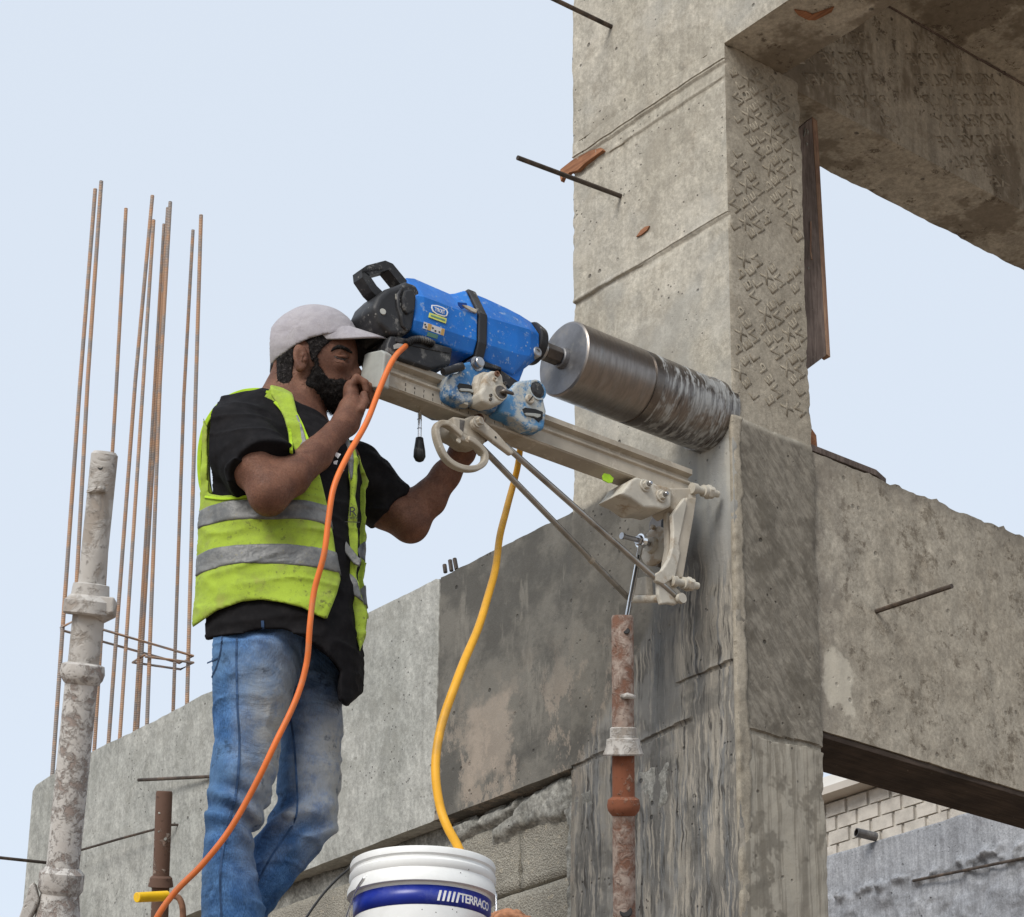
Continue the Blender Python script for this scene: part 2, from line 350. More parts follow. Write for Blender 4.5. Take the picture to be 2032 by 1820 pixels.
M['conc_side'] = concrete('plywood_cast_concrete', (.34, .305, .245), (.40, .365, .30), (.27, .235, .185), streak=.12, spk=.5, fleck=.22, fang=48)
M['mortar'] = concrete('mortar', (.25, .245, .22), (.33, .325, .295), (.18, .175, .155), streak=.3, bump=2.2, spk=1.0, fleck=.7)
M['slurry'] = concrete('dried_slurry', (.33, .295, .235), (.385, .345, .28), (.26, .23, .18), streak=.35, bump=.8, spk=.4, pits=.4, fleck=.3)
def block_mat(name, a, b):
    g = G(name); n = g.noise(150, 4, .8); s = g.voro(190); big = g.noise(5, 4)
    col = g.mix(a, b, n.gt(.35, .65)); col = g.mix(col, tuple(.45*c for c in a), g.rng(s, .15, .32, 1, 0)*.7); col = g.mulc(col, g.rng(big, .3, .7, 1.12, .82))
    col = g.mix(col, (.50, .44, .34), g.noise(60, 3).gt(.6, .7)*.5)
    return g.done(col, .95, g.bump(n*.6+s*.7, .006, .9), spec=.2)
M['block'] = block_mat('hollow_block', (.245, .23, .195), (.35, .33, .28))
def bgwall(g, col):
    zz = g.z+(g.noise(1.6, 5, .7)-.5)*.18
    return col
M['render'] = concrete('grey_rendered_wall', (.27, .28, .30), (.34, .35, .37), (.19, .19, .205), streak=.5, bump=1.6, spk=.6, fleck=.3)
M['farblock'] = block_mat('far_block', (.47, .44, .395), (.54, .51, .46))
def plain(name, c, r=.6, spec=.3, metal=0, var=.12, bump=0, sc=40, dust=None, dustamt=.4):
    g = G(name); n = g.noise(sc, 4, .6, v=g.O); n2 = g.noise(sc*.2, 3, .6, v=g.O, off=4)
    col = g.mulc(c, g.rng(n, .3, .7, 1+var, 1-var)); col = g.mulc(col, g.rng(n2, .3, .7, 1+var*.6, 1-var))
    if dust: col = g.mix(col, dust, g.noise(sc*.55, 5, .72, v=g.O, off=9).gt(.5, .66)*dustamt)
    return g.done(col, r, g.bump(n, bump, .6) if bump else None, metal, spec)
M['farrender'] = plain('far_render', (.40, .37, .33), .9, var=.1, sc=1.2)
M['farwhite'] = plain('far_white', (.62, .61, .58), .9, var=.06, sc=1.2)
M['ground'] = plain('site_ground', (.27, .205, .15), .95, var=.2, sc=.8, bump=.02)
def wood(name, a, b, ax=2):
    g = G(name); s = [3, 3, 3]; s[ax] = .25; n = g.noise(38, 5, .65, v=g.vec(g.P, tuple(s)), dist=.6); k = g.noise(6, 4, .6)
    col = g.mix(a, b, n.gt(.35, .65)); col = g.mulc(col, g.rng(k, .3, .7, 1.2, .6)); col = g.mix(col, (.42, .38, .32), g.noise(26, 4, .8, off=3).gt(.66, .72)*.6)
    return g.done(col, .85, g.bump(n, .002, .7), spec=.2)
M['wood_dark'] = wood('dark_formwork_wood', (.125, .098, .086), (.205, .165, .145))
M['wood_soffit'] = wood('dark_wet_plywood', (.045, .033, .026), (.075, .056, .044), 1)  # very dark brown wood for the underside of the lower beam
M['wood_edge'] = wood('board_edge', (.36, .24, .16), (.22, .13, .095))
M['wood_red'] = wood('red_brown_wood', (.36, .17, .09), (.24, .11, .06), 0)
M['dark'] = plain('shadowy_gap', (.05, .045, .04), .9)
# ================================================================ THE SETTING
o = link('ground', mesh([(-400,-400,0),(400,-400,0),(400,400,0),(-400,400,0)], [(0,1,2,3)]), M['ground']); tag(o, kind='structure')
# ---- concrete column
col_t = thing('concrete_column', 'square grey concrete column that the big steel core bit is drilling into', 'column', (-.3, .13, 0))
def h_col(P, N):
    x, y, z = P.T; h = .0016*fbm(P, 22, 3, 1)+.003*fbm(P, 3.5, 2, 5)
    fr = N[:, 1] < -.3; sd = N[:, 0] > .3; edge = (np.abs(N).max(1) < .9)
    # board joints of the formwork: a raised fin with a step
    for z0, a in ((5.283, .005), (4.833, .0045), (5.238, .002)):
        zj = z0+.006*vn(P, 4, 9); h = h+fr*a*np.exp(-((z-zj)/.006)**2)*(.6+.6*vn(P, 9, 3))-fr*.0035*(np.abs(z-zj+.012) < .007)
    for z0, m_ in ((3.513, x < -.16), (3.625, x > -.21)): zj = z0+.006*vn(P, 12, 19); h = h+m_*fr*(.006*np.exp(-((z-zj-.008)/.007)**2)*(.5+.9*vn(P, 24, 17))-.006*(np.abs(z-zj) < .006))
    h = h+fr*.004*(z > 5.283)-fr*.003*((z < 4.833) & (z > 4.2))
    h = h-edge*.0045*np.clip(vn(P, 55, 12)*.7+vn(P, 21, 13)*.7, 0, 1)*((z > 4.22) | (x > -.3))
    # slurry runs under the hole
    run = np.clip((x+.40)/.1, 0, 1)*np.clip((4.16-z)/.1, 0, 1)
    q = np.stack([x*95+.6*vn(P, 14, 22), y*0, z*1.3], 1); h = h+fr*run*(.0022*np.abs(vn(q, 1, 21))-.0005)
    h = h+fr*(z < 4.15)*.0012*vn(np.stack([x*60, y, z*2], 1), 1, 25)
    # lower lift of the side face was trowelled roughly and stands proud
    lift = 1/(1+np.exp(-(4.258-z+.004*vn(P, 30, 3))/.003)); h = h+sd*lift*(.0035+.0008*vn(np.stack([y*30, (y+z)*45, z*0], 1), 1, 31)+.0014*fbm(P, 40, 3, 33))-sd*(np.abs(z-3.455-.01*vn(P, 9, 34)) < .007)*.006
    return h
xs = ar(-.612, 0, .0075); ys = ar(0, .27, .009)
zs = np.concatenate([[0, .6, 1.2, 1.8, 2.4], ar(2.8, 5.328, .010, ((5.283, .004), (4.833, .004), (5.238, .003), (4.258, .004), (3.625, .004), (3.513, .004), (3.455, .004)))])
me = grid_box(xs, ys, zs, h_col); o = link('shaft', me, [M['conc_col'], M['conc_side']], col_t, smooth=True)
cs = np.empty(len(me.polygons)*3, np.float32); me.polygons.foreach_get('center', cs); cs = cs.reshape(-1, 3); nn = np.empty(len(me.polygons)*3, np.float32); me.polygons.foreach_get('normal', nn); nn = nn.reshape(-1, 3)
me.polygons.foreach_set('material_index', ((nn[:, 0] > .6) & (cs[:, 2] > 4.262)).astype(np.int32)); me.set_sharp_from_angle(angle=math.radians(50))
# crust of dried slurry wrapping the corner under the hole
def crust(z0, z1):
    zz = ar(z0, z1, .007); V, Fc = [], []; k = 9
    for i, z in enumerate(zz):
        p = np.array([[0, 0, z]]); wd = .028+.008*vn(p, 7, 3)[0]+.005*vn(p, 30, 4)[0]+.003*vn(p, 80, 14)[0]-(.004 if z > 3.9 else -.004)
        prof = [(-.014, .001), (-.009, -.002), (.0005, -.003), (.0035, .001), (.0052, .010), (.0055, wd*.7), (.0055, wd*.95), (.002, wd), (-.02, wd-.002)]
        for j, (a, b) in enumerate(prof):
            q = np.array([[a*40, b*40, z*9]]); n_ = (.0018 if z < 3.95 and j < 5 else .0003)*vn(q, 1.6, 7)[0]+((.010*max(0, vn(np.array([[a*60, b*60, z*42]]), 1, 8)[0]) if z < 3.95 else .0015*max(0, vn(np.array([[0, 0, z*130.]]), 1, 8)[0])) if j in (1, 2, 3) else 0)
            V.append((a+n_, b-n_*.8, z))
        if i:
            for j in range(k-1): c = (i-1)*k+j; Fc.append((c, c+1, c+k+1, c+k))
    Fc.append(tuple(range(k))[::-1]); n0 = (len(zz)-1)*k; Fc.append(tuple(range(n0, n0+k)))
    return mesh(V, Fc)
link('slurry_crust', crust(2.6, 4.262), M['slurry'], col_t, smooth=True)
# ghost lettering left by the plywood
def letters(name, plane_o, ex, ey, ez, W, H, size, rowang, letang, pitch, gap, mat, parent, seed, shear=0., skip=.0, lim=None, word='XELPEN', surf=None):
    """mirrored stencil letters in slanting rows: rowang the direction of reading, letang the tilt of each letter"""
    rnd = random.Random(seed); base = {}
    for c in 'EPLXN':
        m_ = text_mesh(c, size, 0, bold=.022); base[c] = m_
    bm = bmesh.new(); ca, sa = math.cos(rowang), math.sin(rowang); diag = W+H; rows = int(diag/gap)+1
    for r in range(-rows, rows):
        s = -diag+(r % 3)*pitch*2.2+rnd.uniform(0, .004)
        while s < diag:
            for c in word:
                u = s*ca-r*gap*sa; v = s*sa+r*gap*ca; s += pitch
                if size*.45 < u < W-size*.45 and size*.45 < v < H-size*.45 and rnd.random() > skip and (lim is None or lim(u, v)):
                    me_ = base[c].copy(); R = Matrix.Rotation(letang+math.radians(rnd.uniform(-4, 4)), 4, 'Z'); Sh = Matrix.Identity(4); Sh[0][1] = shear
                    me_.transform(Matrix.Translation((u, v, 0)) @ R @ Matrix.Diagonal((-1.15, 1, 1, 1)) @ Sh); bm.from_mesh(me_); bpy.data.meshes.remove(me_)
            s += pitch*.4
    me = bpy.data.meshes.new(name); bm.to_mesh(me); bm.free(); me.transform(basis(plane_o, ex, ey, ez))
    if surf is not None:
        co = np.empty(len(me.vertices)*3, np.float32); me.vertices.foreach_get('co', co); co = co.reshape(-1, 3); Pq = co.astype(float).copy(); Pq[:, 0] = surf[1]
        co[:, 0] = surf[1]+surf[0](Pq, np.tile([1., 0, 0], (len(Pq), 1)))+.0007; me.vertices.foreach_set('co', co.ravel())
    o = link(name, me, mat, parent); tag(o, kind='stuff')
    s_ = o.modifiers.new('s', 'SOLIDIFY'); s_.thickness = .0004; s_.offset = 0
    return o
def imprint(name, c0, c1):
    g = G(name); f = g.noise(8, 5, .8, off=6).gt(.42, .55); n = g.noise(160, 3, .7); n2 = g.noise(46, 4, .8, off=12)
    col = g.mix(c0, c1, f*g.rng(n2, .35, .55, .25, 1)); col = g.mulc(col, g.rng(n, .3, .7, 1.15, .82)); return g.done(col, .92, None, spec=.2)
M['imprint'] = imprint('faded_lettering', (.33, .295, .235), (.22, .19, .145)); M['imprint_dark'] = imprint('faded_lettering_dark', (.38, .345, .285), (.24, .21, .165))
o = letters('plywood_lettering', (.0040, .004, 4.30), (0,1,0), (0,0,1), (1,0,0), .266, 1.02, .043, math.radians(-46), math.radians(-46), .0340, .0400, M['imprint'], col_t, 4, skip=.05, surf=(h_col, 0.0), lim=lambda u, v: not (.40 < v-u*.3 < .47) and math.sin(v*13+u*20) > -.93)
# ---- edge beam on the left
def h_beam(P, N):
    x, y, z = P.T; h = .0014*fbm(P, 18, 3, 41)+.003*fbm(P, 2.5, 2, 45); edge = (np.abs(N).max(1) < .9)
    h = h-edge*.003*np.clip(vn(P, 30, 42)+.2, 0, 1)+(z > 4.2)*(N[:, 2] > .3)*.003*np.clip(fbm(P, 6, 2, 3), 0, 1)
    h = h-(N[:, 1] < -.3)*.004*(np.abs(x+1.2) < .006)-(N[:, 1] < -.3)*(x > -1.2)*.0025
    return h
xs = ar(-3.41, -.6125, .016, ((-1.2, .005),)); me = grid_box(xs, ar(0, .2, .03), ar(3.512, 4.221, .016), h_beam)
bt = thing('edge_beam', 'long pale grey cast concrete beam behind the man, stained darker towards the column', 'concrete beam', (-2, .1, 3.51))
link('beam', me, M['conc_beam'], bt, smooth=True).data.set_sharp_from_angle(angle=math.radians(50))
me = prism([(-3.412, .004, 3.513), (-3.412, .004, 4.217), (-3.47, .004, 4.216), (-3.56, .004, 4.208), (-3.583, .004, 4.19), (-3.590, .004, 3.3), (-3.61, .004, 2.2), (-3.412, .004, 2.2)], (0, .19, 0))
link('end_post', me, M['conc_beam'], bt, bevel=.006)
# ---- hollow block wall below it
wt = thing('block_wall', 'rough hollow block wall under the concrete edge beam, partly behind the white bucket', 'block wall', (-2, .1, 0))
def h_mort(P, N): return .006*fbm(P, 40, 3, 77)+.010*np.clip(fbm(P, 9, 2, 71), -.3, 1)
me = grid_box(ar(-3.40, -.613, .02), [.055, .19], np.concatenate([[0, 1, 2, 2.6], ar(2.9, 3.5105, .014)]), h_mort); link('mortar_bed', me, M['mortar'], wt, smooth=True)
rb = random.Random(3); bx = grid_box(ar(-.5, .5, .1), [-.5, .5], ar(-.5, .5, .12), lambda P, N: .018*fbm(P, 4, 2, 3)*(np.abs(N).max(1) < .99)); bx.materials.append(M['block'])
nb = 0
for r in range(5):
    z1 = 3.447-r*.2; x = -.672 if r % 2 == 0 else -.655-.2; first = True
    if r % 2: segs = [(-.655, -.845)]; x = -.857
    else: segs = [(-.668, -.858)]; x = -.870
    if r % 2: x = -.655; segs = []
    while x > -3.38: L = min(.39, x+3.39); segs.append((x, x-L)); x -= L+.012
    for a, b in segs:
        if abs(a-b) < .06: continue
        o = bpy.data.objects.new('block', bx if nb == 0 else bx); COL.objects.link(o); o.parent = wt; nb += 1
        dz = rb.uniform(-.003, .003); o.scale = (abs(a-b), .16, .188); o.location = Vector(((a+b)/2, .034+.08+rb.uniform(-.004, .006), z1-.094+dz))-wt.location
        o.rotation_euler = (0, rb.uniform(-.006, .006), 0)
# rough mortar bedding and smear against the column
def smear(px, Y, th, seed, amp=.008, mat='mortar', parent=wt, name='mortar_smear', zl=None):
    """irregular trowelled patch: outline in the wall plane, thickness varying to nothing at the rim"""
    poly = np.array([onY(x, y, 0)[[0, 2]] for x, y in px]); a, b = poly.min(0)-.02, poly.max(0)+.02
    X, Z = np.meshgrid(np.arange(a[0], b[0], .006), np.arange(a[1], b[1], .006), indexing='ij'); P2 = np.stack([X.ravel(), Z.ravel()], 1)
    d = poly_sdf(P2, poly); P3 = np.stack([P2[:, 0], P2[:, 0]*0, P2[:, 1]], 1); d = d+.008*fbm(P3, 25, 2, seed)+.006*vn(P3*np.array([60, 1, 6]), 1, seed+2)
    t = np.clip(-d/.012, -1, 1); h = np.where(t > 0, th*np.sqrt(np.clip(t, 0, 1)), t*.01)+.45*amp*fbm(P3, 45, 4, seed+5)*(t > 0)
    V = np.stack([P2[:, 0], Y-h, P2[:, 1]], 1); n, m = X.shape; i, j = np.meshgrid(np.arange(n-1), np.arange(m-1), indexing='ij'); i = i.ravel(); j = j.ravel()
    Q = np.stack([i*m+j, (i+1)*m+j, (i+1)*m+j+1, i*m+j+1], 1); keep = (t[Q] > -.8).any(1); return link(name, np_mesh(V, Q[keep]), M[mat], parent, smooth=True)
def poly_sdf(P, poly):
    d = np.full(len(P), 1e9); s = np.ones(len(P)); n = len(poly); j = n-1
    for i in range(n):
        e = poly[j]-poly[i]; w_ = P-poly[i]; t = np.clip((w_@e)/(e@e), 0, 1); b = w_-t[:, None]*e; d = np.minimum(d, (b*b).sum(1))
        c1 = P[:, 1] >= poly[i][1]; c2 = P[:, 1] < poly[j][1]; c3 = e[0]*w_[:, 1] > e[1]*w_[:, 0]
        f = (c1 & c2 & c3) | (~c1 & ~c2 & ~c3); s = np.where(f, -s, s); j = i
    return s*np.sqrt(d)
smear([(1118,1610),(1150,1570),(1215,1545),(1290,1515),(1340,1500),(1345,1560),(1330,1590),(1300,1600),(1280,1590),(1230,1610),(1200,1612),(1170,1625),(1150,1650),(1128,1655)], .004, .003, 5, .003, parent=col_t)
smear([(1020,1590),(1060,1560),(1112,1532),(1135,1560),(1120,1610),(1060,1628),(1010,1640),(960,1665),(965,1640),(1000,1622)], .028, .010, 9, .010)
smear([(1118,1615),(1134,1610),(1130,1700),(1132,1830),(1105,1830),(1112,1760),(1108,1690)], .030, .012, 11, .012)
smear([(880,1640),(960,1610),(1010,1585),(1005,1600),(960,1632),(900,1660)], .034, .014, 12, .006)
# ---- upper beams and slab
def h_gen(seed, a=1.0):
    def f(P, N):
        edge = (np.abs(N).max(1) < .9); return a*(.0018*fbm(P, 26, 3, seed)+.0018*fbm(P, 2.5, 2, seed+4))-edge*.003*np.clip(.5*vn(P, 60, seed+7)+.9*vn(P, 9, seed+8)-.2, 0, 1)
    return f
ut = thing('front_beam', 'concrete beam across the top of the photograph, running right from the column head', 'concrete beam', (1, .1, 5.33))
me = grid_box(ar(-.612, 1.6, .02), ar(.0005, .212, .02), ar(5.3285, 6.0, .02), lambda P, N: h_gen(51)(P, N)+.004*(N[:, 1] < -.3)); link('beam', me, M['conc_up'], ut, smooth=True).data.set_sharp_from_angle(angle=math.radians(50))
g_ = M['conc_up']
ut.children[0].data.materials.append(M['conc_col']); me = ut.children[0].data
nn = np.empty(len(me.polygons)*3, np.float32); me.polygons.foreach_get('normal', nn); me.polygons.foreach_set('material_index', (nn.reshape(-1, 3)[:, 1] < -.6).astype(np.int32))
yt = thing('side_beam', 'shaded upper concrete beam with faint lettering, running away over the opening', 'concrete beam', (-.1, 2, 5.3))
me = grid_box(ar(-.222, -.003, .02), ar(.2125, 4.6, .02), ar(5.302, 5.742, .02), h_gen(61, 1.3)); link('beam', me, M['conc_up'], yt, smooth=True).data.set_sharp_from_angle(angle=math.radians(50))
letters('plywood_lettering', (.0022, .23, 5.32), (0,1,0), (0,0,1), (1,0,0), 1.35, .40, .050, math.radians(24), math.radians(24), .036, .062, M['imprint_dark'], yt, 8, shear=.35, surf=(h_gen(61, 1.3), -.003), skip=.10, word='EPLEX', lim=lambda u, v: not (.42 < u < .50 or .9 < u < 1.0) and math.sin(u*9+v*4) > -.75)
link('joint_fin', join([box(-.0012, .004, .23, 4.5, 5.7395, 5.7435)]), M['wood_dark'], yt)
st = thing('floor_slab', 'dark underside of the concrete floor slab in the top right corner', 'slab', (1, 2, 5.74))
for i, (y0, y1) in enumerate(((.214, 1.02), (1.024, 1.72), (1.724, 4.6))):
    me = grid_box(ar(-.22, 1.9, .05), ar(y0, y1, .05), [5.7425+(.0, .004, .001)[i], 5.93], h_gen(71+i, 1.2)); link('slab_panel', me, M['conc_up'], st, smooth=True).data.set_sharp_from_angle(angle=math.radians(50))
lt = thing('side_beam', 'lower stained concrete beam running away right of the column, under a wood offcut', 'concrete beam', (-.1, 2, 3.51))
def h_low(P, N):
    x, y, z = P.T; h = h_gen(81, 1.2)(P, N); f = N[:, 0] > .3
    for y0 in (.66, .93): h = h-f*.003*(np.abs(y-y0-.01*vn(P, 3, 5)) < .006)
    h = h+(N[:, 2] > .3)*.010*np.clip(fbm(P, 26, 3, 8)-.1, 0, 1)-f*.005*np.clip(vn(P, 16, 6)*vn(P, 5, 7)*3-.5, 0, 1)
    return h
me = grid_box(ar(-.2, -.004, .02), ar(.27, 4.6, .014), ar(3.512, 4.252, .014), h_low); link('beam', me, M['conc_low'], lt, smooth=True).data.set_sharp_from_angle(angle=math.radians(50))
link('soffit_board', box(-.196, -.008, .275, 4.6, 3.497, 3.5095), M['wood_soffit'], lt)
# ---- timber left on the frame
def board(name, label, pts_edges, mat, **k): ...
pl = thing('formwork_board', 'tall dark brown formwork board fixed behind the column, in front of the sky', 'board', onY(1615, 480, .30))
A = [onX(1583,258,-.045), onX(1612,231,-.045), onX(1632,700,-.045), onX(1601,738,-.045)]
face = [Vector(onY(x, y, .30)) for x, y in ((1580, 262), (1611, 234), (1642, 705), (1600, 738))]
# the board stands on edge along Y, its broad face towards +X
bX = -.045
o = link('board_face', prism([onX(1570, 268, bX), onX(1611.5, 232, bX), onX(1641, 704, bX), onX(1590, 742, bX)], (-.021, 0, 0)), M['wood_dark'], pl, bevel=.001)
o = link('board_edge', prism([onX(1612, 231.5, bX+.002), onX(1622, 240, bX+.002), onX(1648, 709, bX+.002), onX(1641, 703.5, bX+.002)], (-.024, 0, 0)), M['wood_edge'], pl, bevel=.001)
nl = tube([onX(1609, 440, bX+.004), onX(1608.5, 500, bX+.006), onX(1611, 515, bX+.012)], .0022, 6); link('nail', nl, M['wood_edge'], pl)
for a, b in (((1597,254),(1595,272)),((1601,256),(1603,268)),((1600,282),(1601,290)),((1604,530),(1604,536))):
    link('mortar_splash', tube([onX(*a, bX+.001), onX((a[0]+b[0])/2+1, (a[1]+b[1])/2, bX+.002), onX(*b, bX+.001)], [.0012, .003, .001], 6), M['mortar'], pl)
sp = thing('wood_offcut', 'splintered red brown wood strip lying on the lower side beam beside the column', 'wood offcut', onX(1700, 920, -.05))
zt = 4.262
link('strip', prism([(-.012, .275, zt), (-.012, .52, zt+.002), (-.03, .575, zt), (-.055, .545, zt), (-.075, .58, zt), (-.10, .53, zt+.001), (-.11, .275, zt)], (0, 0, .017)), M['wood_dark'], sp, bevel=.001)
pk = thing('wood_block', 'small orange brown wood block standing against the back of the column on the lower beam', 'wood block', onX(1615, 870, -.05))
link('block_body', prism([(-.03, .285, zt+.018), (-.03, .325, zt+.018), (-.03, .322, zt+.06), (-.03, .305, zt+.075), (-.03, .285, zt+.08)], (-.05, 0, 0)), M['wood_red'], pk, bevel=.001)
sc_ = thing('wood_splinter', 'torn orange wood sliver jammed in the joint at the left edge of the column', 'wood splinter', onY(1140, 330, -.005))
pts = [(1110,346),(1112,336),(1135,318),(1168,300),(1182,296),(1192,293),(1196,298),(1160,324),(1146,338),(1130,342),(1122,350),(1119,346),(1113,360)]
link('sliver', pY(pts, -.012, .012), M['wood_red'], sc_)
o = link('wood_shard', pY([(1271,457),(1280,450),(1288,448),(1284,456),(1272,466),(1262,470)], -.004, .004), M['wood_red']); tag(o, 'tiny orange wood shard embedded in the column face below the crossing rebar', 'wood shard')
o = link('wood_shard', prism([onZ(x, y, 5.3275) for x, y in ((1576,18),(1600,22),(1612,28),(1655,12),(1650,22),(1618,38),(1604,38),(1584,28))], (0, 0, -.004)), M['wood_red']); tag(o, 'orange brown wood sliver stuck under the beam at the very top', 'wood shard')
# ---- background right of the column
YB = 5.2
def h_bg(P, N):
    x, y, z = P.T; zb = 3.02+.03*fbm(P, 3, 3, 91); zt_ = zt0+.0
    rough = np.clip((zb-z)/.02, 0, 1); lip = np.exp(-((z-zb+.02)/.045)**2)
    h = .004*fbm(P, 8, 3, 92)+rough*(.022*fbm(P, 11, 3, 93)+.016*np.abs(vn(P, 22, 94)))+lip*.075*np.clip(fbm(P, 15, 3, 95)+.25, 0, 1)
    return h
A, B = onY(1632, 1697, YB), onY(1933, 1615, YB); zt0 = (A[2]+B[2])/2; zl = onY(1800, 1740, YB)[2]
def h_bg(P, N, zl=zl):
    x, y, z = P.T; zb = zl+.02*fbm(P, 3, 3, 91); rough = np.clip((zb-z)/.02, 0, 1); lip = np.exp(-((z-zb+.01)/.03)**2)
    return (N[:, 1] < -.3)*(.003*fbm(P, 8, 3, 92)+rough*(.018*fbm(P, 11, 3, 93)+.012*np.abs(vn(P, 22, 94)))+lip*.06*np.clip(fbm(P, 26, 4, 95)+.15, 0, 1))
bgw = thing('rendered_wall', 'low bluish grey rendered wall with a ragged mortar ledge, seen through the opening', 'wall', (A[0], YB, 0))
me = grid_box(ar(A[0]-.6, onY(2100, 1640, YB)[0]+.3, .013), [YB, YB+.2], np.concatenate([[0, 1, 2], ar(3.2, zt0, .011)]), h_bg); link('render_coat', me, M['render'], bgw, smooth=True)
p0, p1 = onY(1738, 1661, YB), onY(1738, 1661, YB)-np.array([.03, .12, -.01])
pp = link('pipe_stub', lathe(p0, p1-p0, [(0, .024), (.12, .024), (.12, .019), (.07, .018)], 16), None); tag(pp, 'short grey pipe stub sticking out of the bluish wall near its top', 'pipe')
o_pipe = pp
# ---- far block building
YF = 20.5
ft = thing('block_building', 'pale beige block building far behind, seen under the lower side beam', 'building', (-12, YF, 0))
fz = lambda x, y: onY(x, y, YF)[2]
fx = lambda x, y: onY(x, y, YF)[0]
zled0 = fz(1632, 1560-2); bh = (fz(1632, 1605)-fz(1632, 1652))/1.0
z_lo0, z_lo1 = fz(1634, 1597), fz(1634, 1564)
link('wall', box(fx(1560, 1700)-6, fx(2100, 1500)+8, YF+.03, YF+6, 0, fz(1632, 1597)), M['farblock'], ft)
link('ledge', box(fx(1560, 1700)-6, fx(2100, 1500)+8, YF-.30, YF+6, fz(1634, 1597)+.02, fz(1634, 1580)), M['farrender'], ft)
link('ledge_top', box(fx(1560, 1700)-6, fx(2100, 1500)+8, YF-.22, YF+6, fz(1634, 1580), fz(1634, 1556)), M['farwhite'], ft)
link('parapet', box(fx(1560, 1700)-6, fx(1700, 1520), YF+.4, YF+6, fz(1634, 1556), fz(1634, 1530)), M['farrender'], ft)
fb = mesh([(-.5,-.5,-.5),(.5,-.5,-.5),(.5,.5,-.5),(-.5,.5,-.5),(-.5,-.5,.5),(.5,-.5,.5),(.5,.5,.5),(-.5,.5,.5)], [(3,2,1,0),(4,5,6,7),(0,1,5,4),(1,2,6,5),(2,3,7,6),(3,0,4,7)])
fb.materials.append(M['farblock']); zc = fz(1634, 1597)-.02
for r in range(8):
    x = fx(1600, 1650)-.4+(.21 if r % 2 else 0)
    while x < fx(1960, 1600):
        o = bpy.data.objects.new('block', fb); COL.objects.link(o); o.parent = ft; L = .39+rb.uniform(-.03, .02); o.scale = (L-.02, .1, .195)
        o.location = Vector((x+L/2, YF+.04+rb.uniform(-.006, .006), zc-.1-r*.215))-ft.location; x += L+.045
# ================================================================ MATERIALS OF TOOLS AND SITE THINGS
def metal(name, c, r=.4, scratch=.3, dust=None, dustamt=.4, sc=60, mt=1.0, streak=None):
    g = G(name); n = g.noise(sc, 4, .6, v=g.P); n2 = g.noise(sc*.25, 4, .6, off=5)
    col = g.mulc(c, g.rng(n2, .3, .7, 1+scratch*.5, 1-scratch)); m_ = mt
    rr = g.rng(n, .3, .7, r*.75, min(1, r*1.35))
    if dust: f = g.noise(sc*.4, 5, .7, off=8).gt(.48, .66)*dustamt; col = g.mix(col, dust, f); m_ = g.rng(f, 0, 1, mt, mt*.1); rr = g.rng(f, 0, 1, r, .85)
    return g.done(col, rr, g.bump(n, .0006, .4), m_, .5)
def paint_spots(name, c, spots, r=.4, amt=.6, thr=(.60, .66), sc=55, grime=None, gamt=.3, bump=.0008):
    g = G(name); n = g.noise(sc, 5, .7, off=2); n2 = g.noise(sc*.3, 5, .7, off=6); n3 = g.noise(12, 3, off=9); v = g.voro(95); vs = g.voro(95, out=1)
    hs = g.n('ShaderNodeSeparateColor'); g.set(hs.inputs[0], vs); dots = g.rng(v, .14, .26, 1, 0)*S(g, hs.outputs[0]).gt(.88, .9)
    col = g.mulc(c, g.rng(n3, .3, .7, 1.15, .85)); f = g.math('MAXIMUM', n.gt(*thr)*n2.gt(.42, .55), dots)*amt; col = g.mix(col, spots, f)
    if grime: col = g.mix(col, grime, n2.gt(.5, .66)*gamt)
    return g.done(col, g.rng(f, 0, 1, r, .85), g.bump(n+dots, bump, .5), spec=.4)
M['blue'] = paint_spots('blue_tool_plastic', (.006, .135, .50), (.40, .47, .52), .42, .55, (.57, .64), grime=(.02, .20, .55), gamt=.35)
M['blue_dark'] = plain('blue_tool_recess', (.004, .05, .25), .5)
M['black'] = paint_spots('black_tool_plastic', (.018, .018, .02), (.30, .29, .27), .5, .55, (.55, .64), sc=40, grime=(.06, .06, .058), gamt=.4)
M['rubber'] = plain('black_rubber', (.02, .02, .022), .5, dust=(.25, .24, .22), dustamt=.35)
M['alu'] = paint_spots('dusty_painted_aluminium', (.42, .375, .305), (.62, .58, .50), .62, .6, (.54, .64), sc=34, grime=(.30, .245, .175), gamt=.75, bump=.0012)
M['alu_lt'] = paint_spots('pale_cast_aluminium', (.48, .45, .385), (.66, .63, .56), .6, .6, (.54, .64), grime=(.28, .20, .12), gamt=.85, bump=.0015)
M['cap_grey'] = plain('grey_rail_cap', (.36, .37, .345), .6, var=.08, dust=(.45, .42, .36), dustamt=.3)
M['castblue'] = paint_spots('worn_blue_cast_metal', (.04, .16, .36), (.46, .49, .48), .5, .85, (.47, .56), sc=44, grime=(.36, .37, .35), gamt=.7, bump=.0015)
M['castblue2'] = paint_spots('slurry_covered_blue_cast', (.07, .22, .42), (.50, .51, .47), .55, .9, (.40, .50), sc=52, grime=(.44, .44, .40), gamt=.85, bump=.002)
M['steel'] = metal('steel', (.42, .42, .43), .32, dust=(.40, .37, .32), dustamt=.5)
M['chrome'] = metal('chrome_steel', (.78, .79, .80), .14, sc=30, dust=(.45, .42, .38), dustamt=.25)
M['darksteel'] = metal('dark_steel', (.17, .15, .135), .42, dust=(.34, .30, .25), dustamt=.35)
M['strut'] = metal('strut_steel', (.38, .36, .33), .38, dust=(.36, .32, .26), dustamt=.45)
